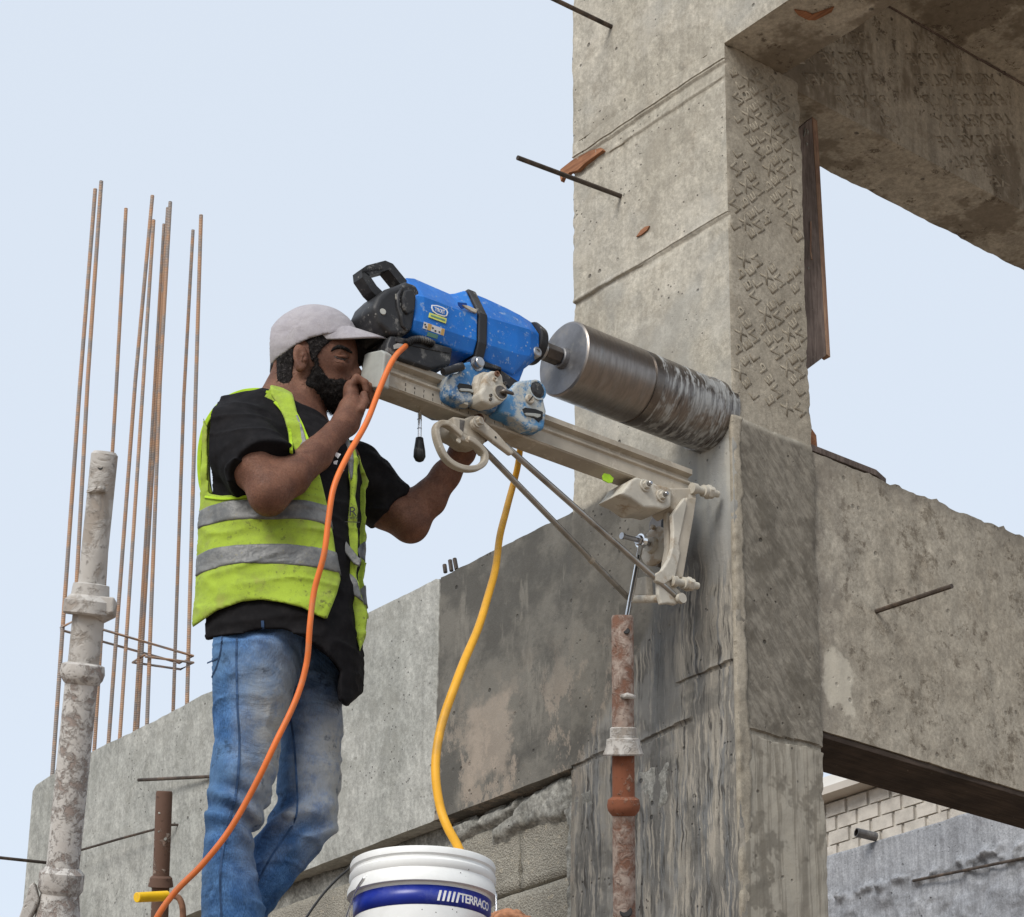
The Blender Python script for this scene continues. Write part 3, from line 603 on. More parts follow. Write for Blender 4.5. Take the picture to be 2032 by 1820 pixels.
def bit_mat(name, wet):
    g = G(name); u = g.noise(70, 3, .7, v=g.vec(g.P, (.28, 1.4, .28)), dist=.2); n = g.noise(16, 4, .65, v=g.vec(g.P, (.6, 1.5, .6)), off=3); f = g.noise(200, 2)
    if wet:
        n3 = g.noise(10, 4, .7, v=g.vec(g.P, (.8, 1.1, .8), rot=(.4, 0, .3)), off=15)
        fine = g.noise(120, 2, .6, v=g.vec(g.P, (.12, 1.6, .12)), off=12)
        m_ = g.math('MAXIMUM', u.gt(.48, .60)*n.gt(.38, .52), n3.gt(.50, .62)*.85); col = g.mix((.20, .18, .165), (.37, .38, .375), m_); col = g.mix(col, (.09, .08, .075), g.rng(u, .34, .44, 1, 0)*.8*n.gt(.4, .55))
        col = g.mulc(col, g.rng(fine, .3, .7, 1.22, .72))
        return g.done(col, g.rng(m_, 0, 1, .36, .6), g.bump(u+fine*.6, .0004, .4), g.rng(m_, 0, 1, .8, .2), .5)
    col = g.mulc((.25, .225, .205), g.rng(u, .3, .7, 1.12, .85)); col = g.mix(col, (.30, .30, .295), n.gt(.55, .7)*.5)
    return g.done(col, g.rng(u, .3, .7, .30, .42), None, .88, .5)
M['bit'] = bit_mat('core_bit_steel', False); M['bitwet'] = bit_mat('core_bit_slurry', True)
M['bitface'] = metal('core_bit_face', (.20, .20, .21), .5, dust=(.25, .245, .235), dustamt=.5, mt=.7)
def rebar_mat(name, a, b, c):
    g = G(name); n = g.noise(11, 4, .65); col = g.mix(a, b, n.gt(.42, .58)); col = g.mix(col, c, g.noise(40, 3, off=4).gt(.52, .68)*.7)
    wv = g.math('SINE', g.z*900.0); col = g.mulc(col, g.rng(wv, -1, 1, .72, 1.15)); return g.done(col, .75, g.bump(wv, .0012, .8), .25, .3)
M['rebar'] = rebar_mat('rusted_rebar', (.50, .31, .20), (.33, .29, .265), (.52, .37, .26))
M['rebar_dk'] = plain('dark_wet_rebar', (.075, .06, .05), .6, var=.3, metal=.3, dust=(.20, .14, .10))
M['rustpin'] = plain('rust', (.23, .12, .075), .85, var=.3, dust=(.40, .36, .31), dustamt=.6)
def crust_mat(name, base, over, over2, f0, f1, sc=34):
    g = G(name); n = g.noise(sc, 6, .72, dist=.5); n2 = g.noise(sc*.35, 4, .6, off=3); m_ = g.rng(n+(n2-.5)*.7, f0, f1)
    col = g.mix(base, over, m_); col = g.mix(col, over2, n2.gt(.55, .7)*m_*.7); col = g.mix(col, tuple(.4*c for c in base), g.noise(sc*2.4, 3, off=8).gt(.62, .72)*.6)
    return g.done(col, .85, g.bump(m_+n*.5, .003, .85), .1, .25)
M['prop_grey'] = crust_mat('slurry_grey_prop', (.36, .32, .28), (.50, .48, .45), (.44, .41, .375), .36, .56, 24)
M['prop_spk'] = crust_mat('speckled_prop', (.33, .275, .245), (.54, .52, .49), (.48, .45, .42), .34, .54, 70)
M['prop_rust'] = crust_mat('rusty_prop_with_slurry', (.20, .105, .072), (.38, .31, .265), (.30, .205, .16), .36, .66, 38)
M['prop_rust2'] = crust_mat('rust_red_prop', (.235, .088, .048), (.42, .27, .20), (.34, .20, .14), .58, .72, 40)
M['prop_brown'] = crust_mat('brown_steel_tube', (.13, .078, .058), (.40, .33, .28), (.20, .12, .09), .62, .70, 26)
M['orange'] = plain('orange_cable_sheath', (.72, .17, .035), .42, var=.08, dust=(.45, .20, .09), dustamt=.5, sc=25)
M['hose'] = plain('yellow_hose', (.78, .40, .035), .5, var=.10, dust=(.46, .27, .07), dustamt=.5, sc=14)
M['wire'] = plain('black_cable_sheath', (.025, .025, .027), .5)
M['yellow'] = plain('yellow_sleeve', (.85, .52, .01), .45, var=.06, dust=(.62, .42, .12), dustamt=.6, sc=30)
M['white'] = plain('white_bucket_plastic', (.78, .79, .775), .38, spec=.45, var=.03, sc=30, dust=(.55, .52, .45), dustamt=.10)
M['label_blue'] = plain('blue_printed_band', (.012, .03, .30), .32, spec=.5, var=.08, dust=(.25, .28, .5), dustamt=.15)
M['print_white'] = plain('white_print', (.80, .80, .80), .5, var=.02)
M['print_dark'] = plain('black_print', (.02, .02, .02), .6, var=.02)  # print; also flat black shapes that stand for the shade inside holes and slots
M['print_red'] = plain('red_print', (.55, .09, .05), .5, var=.02)
M['print_green'] = plain('green_print', (.03, .22, .12), .5, var=.02)
M['sticker_yellow'] = plain('yellow_green_sticker', (.62, .66, .16), .5, var=.08, dust=(.22, .28, .10), dustamt=.5)
M['sticker_orange'] = plain('orange_sticker', (.72, .46, .16), .5, var=.08)
M['sticker_green'] = plain('faded_green_sticker', (.12, .26, .20), .6, var=.1)
M['tape_green'] = plain('lime_green_plastic', (.42, .72, .03), .5, var=.12)
M['clay'] = plain('orange_brown_clay', (.46, .22, .12), .9, var=.3, bump=.004, sc=60)
o_pipe.data.materials.clear(); o_pipe.data.materials.append(M['darksteel'])
# ================================================================ CORE DRILL
def z2(x, y): return 661.5+x*.22788, 496.1+y*.22788
def z6(x, y): return 694.6+x*.2181, 760.7+y*.2181
def z4(x, y): return 1124.5+x*.19995, 893+y*.19995
def A(f, *pts): return [f(*p) for p in pts]
AX, AZ = -.088, 4.293
dr = thing('core_drill', 'blue and black core drill motor driving a fat steel core bit into the column', 'core drill', (AX, -.75, AZ))
B0 = -.458
bt_ = link('core_bit', lathe((AX, B0, AZ), (0, 1, 0), [(0, .088), (.003, .092), (.205, .092), (.2051, .0885), (.214, .0885), (.2141, .0915)], 96), M['bit'], dr, auto=30)
link('slurry_barrel', lathe((AX, B0+.2142, AZ), (0, 1, 0), [(0, .0915), (.006, .0905), (.014, .0915), (.262, .0915)], 96), M['bitwet'], bt_, auto=30)
link('wet_band', lathe((AX, B0+.2143, AZ), (0, 1, 0), [(0, .0916), (.0005, .0919), (.022, .0919), (.0222, .0916)], 96), M['darksteel'], bt_, auto=30)
link('crown_ring', lathe((AX, -.006, AZ), (0, 1, 0), [(-.018, .0917), (-.018, .0935), (.03, .0935)], 96), M['bitwet'], bt_, auto=30)
link('end_plate', lathe((AX, B0-.0015, AZ), (0, 1, 0), [(0, .087), (.0014, .0885)], 64), M['bitface'], bt_, auto=30)
link('hub', lathe((AX, B0-.014, AZ), (0, 1, 0), [(0, .022), (.002, .025), (.0125, .027)], 32), M['bitface'], bt_, auto=30)
link('adapter_nut', hexa((AX, B0-.058, AZ), (0, 1, 0), .0225, .042), M['darksteel'], bt_, bevel=.002)
link('spindle', lathe((AX, B0-.085, AZ), (0, 1, 0), [(0, .017), (.014, .017), (.0141, .0225), (.024, .0225), (.0241, .015), (.03, .015)], 24), M['steel'], dr, auto=30)
def loft8(st):
    """stations (Y, z top, upper crease z, lower crease z, bottom z, half width, top half width, bottom half width)"""
    V, Fc = [], []
    for (y, t, c1, c2, b, hw, ht, hb) in st:
        V += [(AX-ht, y, t), (AX+ht, y, t), (AX+hw, y, c1), (AX+hw, y, c2), (AX+hb, y, b), (AX-hb, y, b), (AX-hw, y, c2), (AX-hw, y, c1)]
    for i in range(len(st)-1):
        for k in range(8): a, c = i*8+k, i*8+(k+1) % 8; Fc.append((a, c, c+8, a+8))
    Fc.append(tuple(range(8))); n = (len(st)-1)*8; Fc.append(tuple(range(n, n+8))[::-1])
    bm = bmesh.new(); bm.from_mesh(mesh(V, Fc)); return bm_mesh(bm)
rear = link('motor_housing', loft8([(-.922, 4.330, 4.268, 4.207, 4.184, .051, .014, .040), (-.90, 4.336, 4.271, 4.207, 4.180, .055, .015, .042), (-.80, 4.334, 4.272, 4.211, 4.178, .056, .014, .044),
    (-.785, 4.341, 4.274, 4.212, 4.180, .056, .014, .044), (-.76, 4.357, 4.279, 4.213, 4.182, .057, .014, .044), (-.752, 4.358, 4.279, 4.213, 4.182, .057, .014, .044)]), M['blue'], dr, bevel=.005, seg=3)
link('strap', loft8([(-.7515, 4.364, 4.284, 4.210, 4.174, .061, .016, .048), (-.728, 4.364, 4.284, 4.210, 4.174, .061, .016, .048)]), M['black'], dr, bevel=.003)
fr = link('gear_housing', loft8([(-.7275, 4.360, 4.282, 4.213, 4.180, .057, .014, .044), (-.70, 4.360, 4.284, 4.215, 4.172, .058, .014, .044), (-.64, 4.357, 4.290, 4.219, 4.170, .058, .014, .044),
    (-.60, 4.353, 4.296, 4.228, 4.205, .055, .014, .038), (-.565, 4.346, 4.300, 4.256, 4.240, .045, .014, .030)]), M['blue'], dr, bevel=.005, seg=3)
link('gear_foot', prism([(AX+.040, -.715, 4.180), (AX+.040, -.60, 4.21), (AX+.040, -.622, 4.150), (AX+.040, -.69, 4.150)], (-.08, 0, 0)), M['blue'], dr, bevel=.006, seg=3)
link('front_collar', lathe((AX, -.5655, 4.297), (0, 1, 0), [(0, .050), (.004, .052), (.026, .046), (.030, .040), (.034, .030)], 32), M['black'], dr, auto=35)
q = onX(*z2(1765, 895), AX+.045); link('side_plug', lathe(q, (1, 0, 0), [(-.03, .0125), (.006, .0125), (.008, .010), (.0081, .006), (.005, .0055)], 20), M['steel'], dr, auto=30)
q = onX(*z2(1170, 480), AX+.0605)
link('buckle', prism([onX(*z2(*p), AX+.062) for p in ((1125,475),(1180,485),(1255,520),(1250,550),(1210,535),(1150,500))], (-.006, 0, 0)), M['alu_lt'], dr, bevel=.0015)
link('recess', prism([onX(*z2(*p), AX+.0585) for p in ((1085,455),(1160,462),(1170,500),(1120,512),(1090,480))], (-.002, 0, 0)), M['blue_dark'], dr)
# black rear end
link('rear_cap', prism([onX(*z2(*p), AX+.050) for p in ((640,268),(735,300),(765,385),(742,480),(715,600),(690,705),(600,735),(500,745),(400,640),(352,490),(395,400),(470,330),(560,300))], (-.100, 0, 0)), M['black'], dr, bevel=.016, seg=4, auto=40)
link('rear_rib', tube([onX(*z2(*p), AX+.0515) for p in ((600,330),(560,400),(565,500),(590,570),(600,660),(640,700))], [.003, .006, .005, .006, .005, .003], 6), M['black'], dr, smooth=True)
link('vent_boss', prism([onX(*z2(*p), AX+.058) for p in ((625,345),(690,335),(725,400),(715,520),(650,560),(610,500),(600,420))], (-.02, 0, 0)), M['black'], dr, bevel=.005)
link('drip_of_mortar', tube([onX(*z2(*p), AX+.0515) for p in ((545,385),(550,420),(575,470),(570,520),(600,640))], [.002, .0032, .004, .0025, .0035], 6), M['mortar'], dr, smooth=True)
link('screw_cover', lathe(onX(*z2(428, 540), AX+.049), (1, -.25, 0), [(0, .008), (.003, .007)], 16), M['cap_grey'], dr, auto=30)
hp = [onX(*z2(*p), AX) for p in ((604,345),(552,282),(462,172),(430,158),(272,200),(238,224),(242,250),(318,362),(388,430))]
def bar(pts, w, h, axis=(1, 0, 0)):
    """flat bar of width w along axis and height h following a path"""
    a = Vector(axis).normalized(); P = [Vector(p) for p in pts]; V, Fc = [], []; n = len(P)
    for i in range(n):
        t = (P[min(i+1, n-1)]-P[max(i-1, 0)]).normalized(); u = t.cross(a).normalized()
        V += [P[i]+a*w/2+u*h/2, P[i]-a*w/2+u*h/2, P[i]-a*w/2-u*h/2, P[i]+a*w/2-u*h/2]
    for i in range(n-1):
        for k in range(4): c, d = i*4+k, i*4+(k+1) % 4; Fc.append((c, d, d+4, c+4))
    Fc += [(0, 1, 2, 3), tuple(range(n*4-4, n*4))]; bm = bmesh.new(); bm.from_mesh(mesh(V, Fc)); return bm_mesh(bm)
link('handle', bar(hp, .034, .022), M['black'], dr, bevel=.005, seg=3)
link('grip_ribs', join([bar([onX(*z2(x, 195-(x-240)*.14), AX+.0175), onX(*z2(x+3, 172-(x-240)*.14), AX+.0175)], .003, .0025) for x in range(255, 425, 16)]), M['rubber'], dr)['kind'] = 'stuff'
link('switch_box', prism([onX(*z2(*p), AX+.050) for p in ((470,815),(500,742),(700,775),(860,800),(1045,850),(1025,1000),(850,1036),(600,955),(465,890))], (-.10, 0, 0)), M['black'], dr, bevel=.006, seg=3)
link('switch_panel', prism([onX(*z2(*p), AX+.0525) for p in ((540,755),(690,790),(900,835),(1035,860),(1015,900),(800,860),(545,800))], (-.004, 0, 0)), M['rubber'], dr, bevel=.001)
link('maker_sticker', prism([onX(*z2(*p), AX+.0515) for p in ((525,828),(560,812),(630,822),(590,852),(530,862))], (-.002, 0, 0)), M['cap_grey'], dr)
ps = spline([onX(*z2(*p), AX+.058) for p in ((640,812),(690,785),(760,778),(830,800),(870,825))], 14); link('cable_sleeve', tube(ps, [.0085 if (i//2) % 2 else .0062 for i in range(len(ps))], 12), M['rubber'], dr, auto=30)
# prints on the housing
def decal(name, me, p, q_, X, mat, parent, wdt, th=.0006):
    """flat print on a face that looks towards +X: p->q is its reading direction (pixels)"""
    a, b = Vector(onX(*p, X)), Vector(onX(*q_, X)); ex = (b-a).normalized(); ez = Vector((1, 0, 0)); ey = ez.cross(ex)
    me.transform(basis((a+b)/2, ex*wdt, ey*wdt, ez)); return link(name, me, mat, parent)
XF = AX+.0568
oval = [onX(*z2(*p), XF+.0012) for p in ((858,478),(905,480),(955,498),(990,520),(1000,545),(990,575),(965,580),(905,562),(868,535),(855,505))]
link('logo_plate', prism(oval, (-.002, 0, 0)), M['print_white'], dr)
inner = [onX(*z2(*p), XF+.0019) for p in ((866,488),(905,490),(950,506),(983,526),(988,546),(980,565),(962,568),(908,551),(876,528),(865,505))]
link('logo_field', prism(inner, (-.0005, 0, 0)), M['blue'], dr)
lg = text_mesh('TYROLIT', .0098, .0003, spacing=.9); xform(lg, Matrix.Diagonal((.78, 1.45, 1, 1))); decal('logo_lettering', lg, z2(868, 510), z2(985, 550), XF+.0024, M['print_white'], dr, 1.0)
link('yellow_sticker', prism([onX(*z2(*p), XF+.0012) for p in ((840,545),(988,597),(980,640),(832,585))], (-.002, 0, 0)), M['sticker_yellow'], dr)
link('yellow_sticker_print', prism([onX(*z2(*p), XF+.0018) for p in ((850,563),(975,607),(973,620),(848,576))], (-.0005, 0, 0)), M['sticker_green'], dr)
X2 = AX+.0520
def onlow(x, y, up=0):
    """point on the slanting lower flank of the rear housing"""
    d = ray(x, y); n = np.array([.0345, 0, -.014]); n /= np.linalg.norm(n); p0 = np.array([AX+.056, -.85, 4.212])+n*up; return CAM+d*(((p0-CAM)@n)/(d@n))
def lowpatch(name, pts, mat, up=.0012): return link(name, prism([onlow(*z2(*p), up) for p in pts], (-.0008, 0, .0004)), mat, dr)
lowpatch('warning_sticker', ((790,625),(972,690),(962,748),(780,682)), M['print_white'])
lowpatch('warning_sticker_end', ((828,640),(858,650),(848,705),(818,695)), M['sticker_orange'], .0018); lowpatch('warning_sticker_end', ((945,682),(971,691),(961,746),(935,737)), M['sticker_orange'], .0018)
for x, y in ((800,650),(808,672),(868,680),(890,705),(925,715)): lowpatch('warning_dot', ((x-6,y-8),(x+6,y-6),(x+7,y+7),(x-6,y+6)), M['print_dark'], .0022)
lowpatch('green_sticker', ((825,712),(915,740),(905,775),(815,748)), M['sticker_green'])
# ================================================================ DRILL STAND
ds = thing('drill_stand', 'dusty beige rail stand bolted to the column, carrying the blue core drill', 'drill stand', (AX, -.5, 4.0))
x0, x1 = -.114, -.050; zb, zt = 4.030, 4.107
half = [(0, zt), (.000, zt-.013), (-.016, zt-.017), (-.016, zt-.029), (-.002, zt-.033), (-.003, zt-.037), (-.009, zt-.040), (-.009, zt-.067), (-.004, zt-.071), (0, zt-.074), (0, zb+.004), (-.004, zb)]
prof = [(x1+a, z) for a, z in half]+[(x0-a, z) for a, z in half[::-1]]
RY0, RY1 = -.992, -.088
link('rail', prism([(x, RY0, z) for x, z in prof], (0, RY1-RY0, 0)), M['alu'], ds, bevel=.0006, seg=1)
link('rack_teeth', join([box(x1-.013, x1-.006, y, y+.004, zt+.0001, zt+.0035) for y in np.arange(RY0+.01, RY1-.01, .008)]), M['alu'], ds)['kind'] = 'stuff'
link('end_cap', prism([onY(*z2(*p), -1.012) for p in ((268,908),(292,893),(412,868),(446,892),(415,1185),(392,1202),(248,1192),(232,1176),(236,1080))], (0, .022, 0)), M['cap_grey'], ds, bevel=.004, seg=3)
link('cap_hole', lathe(onX(*z2(440, 1080), x1-.0055), (1, 0, 0), [(0, .004), (.0007, .0038)], 12), M['print_dark'], ds)
tk = []
for i in range(12):
    y = -.925+i*.0245; tk.append(box(x1-.0092, x1-.0084, y-.0005, y+.0005, zt-.066, zt-.059))
    n_ = text_mesh(str((i+5) % 10), .0085, .0003); n_.transform(basis((x1-.0086, y, zt-.051), (0, 1, 0), (0, 0, 1), (1, 0, 0))); tk.append(n_)
link('ruler_marks', join(tk), M['print_dark'], ds)['kind'] = 'stuff'
cg = -.022
def PXp(name, f, pts, X, th, mat, bevel=.004, parent=None, seg=3): return link(name, prism([onX(*f(*p), X) for p in pts], (-th, 0, 0)), M[mat], parent or ds, bevel=bevel, seg=seg)
car = PXp('carriage', z2, ((1012,1078),(1105,1062),(1118,985),(1205,962),(1262,968),(1302,1020),(1300,1090),(1258,1180),(1262,1270),(1250,1338),(1130,1330),(1020,1270),(1005,1180)), cg, .12, 'castblue', .008)
PXp('carriage_plate', z2, ((1240,1060),(1300,1010),(1470,1075),(1600,1170),(1640,1300),(1600,1440),(1420,1410),(1240,1350)), cg-.012, .09, 'castblue', .005, car)
PXp('front_shoe', z2, ((1530,1225),(1600,1145),(1640,1130),(1740,1122),(1800,1135),(1838,1190),(1842,1320),(1862,1400),(1842,1562),(1700,1556),(1560,1450),(1440,1402),(1490,1300)), cg+.004, .125, 'castblue2', .008, car)
PXp('gear_case', z2, ((1345,1068),(1385,1048),(1450,1052),(1478,1095),(1488,1150),(1522,1190),(1515,1290),(1470,1330),(1420,1338),(1372,1352),(1300,1318),(1275,1240),(1310,1195),(1320,1120)), .008, .045, 'alu_lt', .007, car)
PXp('gear_case_back', z2, ((1240,1150),(1262,1080),(1320,1050),(1400,1060),(1400,1330),(1300,1330),(1255,1270)), -.006, .05, 'alu', .010, car)
PXp('mounting_wedge', z2, ((1270,975),(1300,960),(1465,1020),(1470,1045),(1330,1020)), cg-.004, .09, 'black', .002, car)
PXp('mounting_wedge', z2, ((1455,1040),(1620,1150),(1600,1180),(1535,1200),(1478,1130)), cg-.006, .09, 'black', .002, car)
q = onX(*z2(1452, 1242), .0085); link('drive_socket', lathe(q, (1, 0, 0), [(0, .0185), (.003, .0185), (.0031, .0125), (-.0, .012)], 28), M['alu_lt'], car, auto=30)
link('drive_socket_bore', lathe(q, (1, 0, 0), [(0, .0155), (.0042, .0152)], 28), M['darksteel'], car, auto=30); link('drive_pin', tube([Vector(q), Vector(q)+Vector((.012, .002, 0)), Vector(q)+Vector((.014, .024, .0)), Vector(q)+Vector((.010, .030, .002))], [.0055, .0055, .004, .002], 8), M['darksteel'], car, smooth=True)
for (x, y, r, m_) in ((1420,1082,.0065,'rustpin'),(1402,1130,.0055,'alu_lt'),(1365,1270,.0035,'darksteel'),(1362,1305,.0035,'darksteel'),(1490,1165,.004,'darksteel')):
    link('case_bolt', lathe(onX(*z2(x, y), .0075), (1, 0, 0), [(0, r), (.005, r), (.0051, r*.55), (.002, r*.5)], 14), M[m_], car, auto=30)
q = onX(*z2(1772, 1222), cg+.004); kn = link('clamp_knob', lathe(q, (1, 0, 0), [(0, .0245), (.003, .0245), (.0031, .0205), (.001, .0195)], 28), M['castblue2'], car, auto=30)
link('knob_insert', lathe(q, (1, 0, 0), [(0, .0195), (.003, .019), (.006, .012), (.0062, .003)], 9), M['black'], kn)
q = onX(*z2(1706, 1302), cg+.005); sc = link('slotted_screw', lathe(q, (1, 0, 0), [(0, .012), (.005, .0115), (.006, .010)], 20), M['alu_lt'], car, auto=30)
qv = Vector(q)+Vector((.0062, 0, 0)); link('slot', bar([qv+Vector((0, -.006, -.0085)), qv+Vector((0, .006, .0085))], .0009, .0025), M['print_dark'], sc)
for pts in (((1080,1185),(1098,1160),(1180,1172),(1248,1200),(1260,1245),(1225,1275),(1195,1240),(1100,1232)), ((1648,1385),(1670,1372),(1760,1385),(1825,1410),(1822,1470),(1790,1500),(1752,1466),(1668,1440))):
    X = cg+(.0012 if pts[0][0] < 1500 else .0055)
    PXp('slot_recess', z2, pts, X, .003, 'print_dark', 0, car); cx = sum(p[0] for p in pts)/8; cy = sum(p[1] for p in pts)/8
    PXp('slot_bar', z2, [(cx+(p[0]-cx)*.80, cy+8+(p[1]-cy)*.34) for p in pts], X+.0035, .004, 'cap_grey', .001, car)
for x, y in ((1135,1345),(1705,1560),(1330,1360)): link('guide_nut', lathe(onX(*z2(x, y), cg-.012)+np.array([0, 0, -.004]), (0, 0, 1), [(0, .011), (.008, .011)], 6), M['alu_lt'], car, bevel=.001)
b0, b1 = onX(*z2(1120, 1015), cg+.006), onX(*z2(955, 1062), cg+.006); link('lock_lever', tube([b0, b1], [.0095, .0085], 14), M['black'], car, auto=30)
q = onX(*z2(1200, 1022), cg-.02); link('lever_hub', lathe(q, (1, .0, 0), [(0, .017), (.022, .017), (.0221, .012), (.034, .012), (.036, .010)], 24), M['steel'], car, auto=30)
# feed lever hanging under the rail
lv = link('feed_lever', tube([onX(*z2(752, 1335), -.10), onX(*z2(750, 1645), -.10)], .0048, 12), M['chrome'], ds, auto=30)
a, b = Vector(onX(*z2(750, 1640), -.10)), Vector(onX(*z2(750, 1842), -.10)); d = b-a
link('lever_grip', lathe(a, d, [(0, .0085), (d.length*.15, .0095), (d.length*.55, .0128), (d.length*.8, .0135), (d.length*.95, .0095), (d.length, .005)], 20), M['rubber'], lv, smooth=True)
for z_ in (1390, 1480, 1560): link('lever_collar', lathe(onX(*z2(750, z_), -.10), (0, 0, 1), [(0, .0052), (.0015, .0052)], 12), M['darksteel'], lv)
# clamp with its D handle and the strut head
cl = PXp('rail_clamp', z6, ((938,298),(1050,318),(1110,290),(1175,290),(1212,350),(1250,480),(1232,545),(1190,552),(1120,520),(1050,470),(985,440),(955,400)), -.035, .07, 'alu', .005)
PXp('clamp_slot', z6, ((1000,330),(1045,340),(1030,440),(1000,425)), -.034, .004, 'darksteel', 0, cl)
ring = spline([onX(*z6(*p), -.028) for p in ((1010,480),(930,410),(870,372),(810,372),(778,420),(792,520),(840,640),(900,715),(980,762),(1070,782),(1160,768),(1215,720),(1222,650),(1180,590),(1120,540),(1060,505))], 5)
link('clamp_handle', bar(ring, .018, .013), M['alu'], ds, bevel=.003)
PXp('clamp_web', z6, ((930,420),(960,400),(1060,468),(1150,500),(1215,560),(1240,640),(1215,640),(1150,560),(1050,530),(990,500)), -.026, .02, 'alu', .003, cl)
for x, y in ((1062,520),(985,525)): link('clamp_screw', lathe(onX(*z6(x, y), -.025), (1, 0, 0), [(0, .006), (.003, .005)], 12), M['alu_lt'], cl, auto=30)
hd = PXp('strut_head', z6, ((1112,350),(1128,312),(1175,305),(1215,335),(1345,450),(1440,560),(1500,630),(1470,650),(1330,545),(1200,440),(1135,400)), -.016, .014, 'alu', .004)
q = onX(*z6(1162, 352), -.0155); link('strut_washer', lathe(q, (1, 0, 0), [(0, .0135), (.003, .0135)], 20), M['alu_lt'], hd, auto=30); link('strut_bolt', hexa(Vector(q)+Vector((.003, 0, 0)), (1, .2, 0), .0095, .009), M['alu_lt'], hd, bevel=.001)
link('strut_pin_hole', lathe(onX(*z6(1325, 492), -.0155), (1, 0, 0), [(0, .0028), (.0006, .0026)], 10), M['print_dark'], hd)
s0, s1 = Vector(onX(1000, 882, -.024)), Vector(onX(1344, 1186, -.035)); link('strut', tube([s0, s1], .0072, 14), M['strut'], ds, auto=30)
s2, s3 = Vector(onX(936, 868, -.045)), Vector(onY(1246, 1186, s1.y)); link('strut', tube([s2, s3], .0072, 14), M['strut'], ds, auto=30)
mid = s2.lerp(s3, .74); link('strut_collar', tube([mid, mid+(s3-s2).normalized()*.012], .0088, 12), M['alu'], ds, auto=30)
# foot bracket against the column
ft_ = PXp('foot_block', z4, ((525,432),(560,405),(640,300),(700,262),(905,338),(1050,378),(1040,560),(960,590),(880,572),(770,570),(640,480)), -.030, .085, 'alu_lt', .006)
PXp('foot_block_top', z4, ((1020,372),(1240,372),(1292,450),(1275,545),(1190,560),(1082,625),(1020,560)), -.040, .07, 'alu', .005)
PXp('side_post', z4, ((1188,470),(1292,470),(1264,660),(1158,1270),(1072,1262),(1120,1010),(1100,920),(1180,560)), -.030, .030, 'alu', .003)
PXp('side_post', z4, ((1176,468),(1196,540),(1114,930),(1132,1020),(1080,1262),(968,1335),(895,1300),(870,1235),(950,1190),(1020,1080),(1055,960),(1062,800),(1050,640)), -.026, .014, 'alu_lt', .003)
PXp('back_plate', z4, ((1000,600),(1080,640),(1085,900),(1040,1150),(1000,1300),(960,1290),(985,1100),(1010,960)), -.055, .018, 'alu', .004)
q = onY(1302, 1085, -.105)
pl_ = link('slot_plate', prism([onY(*z4(*p), -.09) for p in ((815,720),(850,650),(930,612),(1010,640),(1045,760),(1040,960),(1000,1100),(900,1160),(800,1130))], (0, .02, 0)), M['darksteel'], ds, bevel=.004)
link('anchor_slot', prism([onY(*z4(*p), -.0925) for p in ((935,770),(938,700),(960,678),(978,700),(975,780))], (0, .004, 0)), M['print_dark'], pl_)
aw = link('anchor_washer', lathe(q, (0, -1, 0), [(0, .049), (.006, .049), (.009, .045), (.012, .022), (.022, .018)], 36), M['alu_lt'], ds, auto=30)
link('washer_tab', lathe(onY(*z4(868, 772), -.117), (0, -1, 0), [(0, .006), (.008, .006), (.0081, .003)], 10), M['alu_lt'], aw)
rd = (Vector(onX(*z4(560, 850), q[0]))-Vector(onX(*z4(745, 900), q[0]))).normalized(); na = Vector(onX(*z4(745, 905), q[0]))
nt_ = link('wing_nut', hexa(na-rd*.01, rd, .013, .024), M['steel'], ds, bevel=.001); link('threaded_rod', tube([Vector(q), na, na+rd*.055, na+rd*.062], [.006, .006, .006, .008], 10), M['steel'], ds, auto=30)
link('rod_head', lathe(na+rd*.058, rd, [(0, .0085), (.006, .0085)], 12), M['steel'], ds)
# lower cross bar and levelling screws
c0, c1 = onY(*z4(640, 1480), s1.y), onY(*z4(1135, 1475), s1.y); link('cross_bar', tube([c0, c1], .0095, 16), M['alu_lt'], ds, auto=30)
link('bar_end', tube([Vector(c1)+Vector((-.004, 0, 0)), Vector(c1)+Vector((.006, 0, 0))], .0125, 16), M['alu_lt'], ds, auto=30)
PXp('bar_lug', z4, ((905,1290),(1000,1260),(1150,1420),(1160,1500),(1080,1535),(1010,1520),(940,1530),(910,1430)), -.034, .012, 'alu_lt', .004)
link('post_foot', prism([onY(*z4(*p), s1.y+.01) for p in ((640,1280),(790,1250),(800,1440),(650,1450)) ], (0, .02, 0)), M['alu'], ds, bevel=.003)
for pts, X in ((((1040,1300),(1110,1320),(1240,1345),(1300,1350)), -.03), (((1240,378),(1330,400),(1410,405),(1500,440)), -.035)):
    P = [Vector(onX(*z4(*p), X)) for p in pts]; dd = (P[-1]-P[0]).normalized(); L = (P[-1]-P[0]).length
    lw = link('levelling_screw', lathe(P[0], dd, [(0, .0135), (.014, .0135), (.0141, .0095), (L*.42, .0095), (L*.43, .0150), (L*.78, .0150), (L*.79, .009), (L, .0085)], 14), M['alu_lt'], ds, auto=30)
    link('lock_nut', hexa(P[0]+dd*L*.56, dd, .0178, .011), M['alu_lt'], lw, bevel=.001)
for x, y in ((775,355),(935,460)):
    q2 = onX(*z4(x, y), -.0295); wa = link('clamp_washer', lathe(q2, (1, 0, 0), [(0, .0155), (.003, .0155), (.004, .0145)], 24), M['alu_lt'], ds, auto=30)
    link('clamp_nut', hexa(Vector(q2)+Vector((.004, 0, 0)), (1, 0, 0), .0108, .009), M['alu_lt'], wa, bevel=.001); link('clamp_stud', lathe(Vector(q2)+Vector((.012, 0, 0)), (1, 0, 0), [(0, .0055), (.010, .0055), (.012, .004)], 10), M['steel'], wa, auto=30)
tg = PXp('green_tag', z4, ((355,262),(372,230),(430,240),(468,280),(455,322),(420,328),(365,300)), -.06, .003, 'tape_green', .0008)
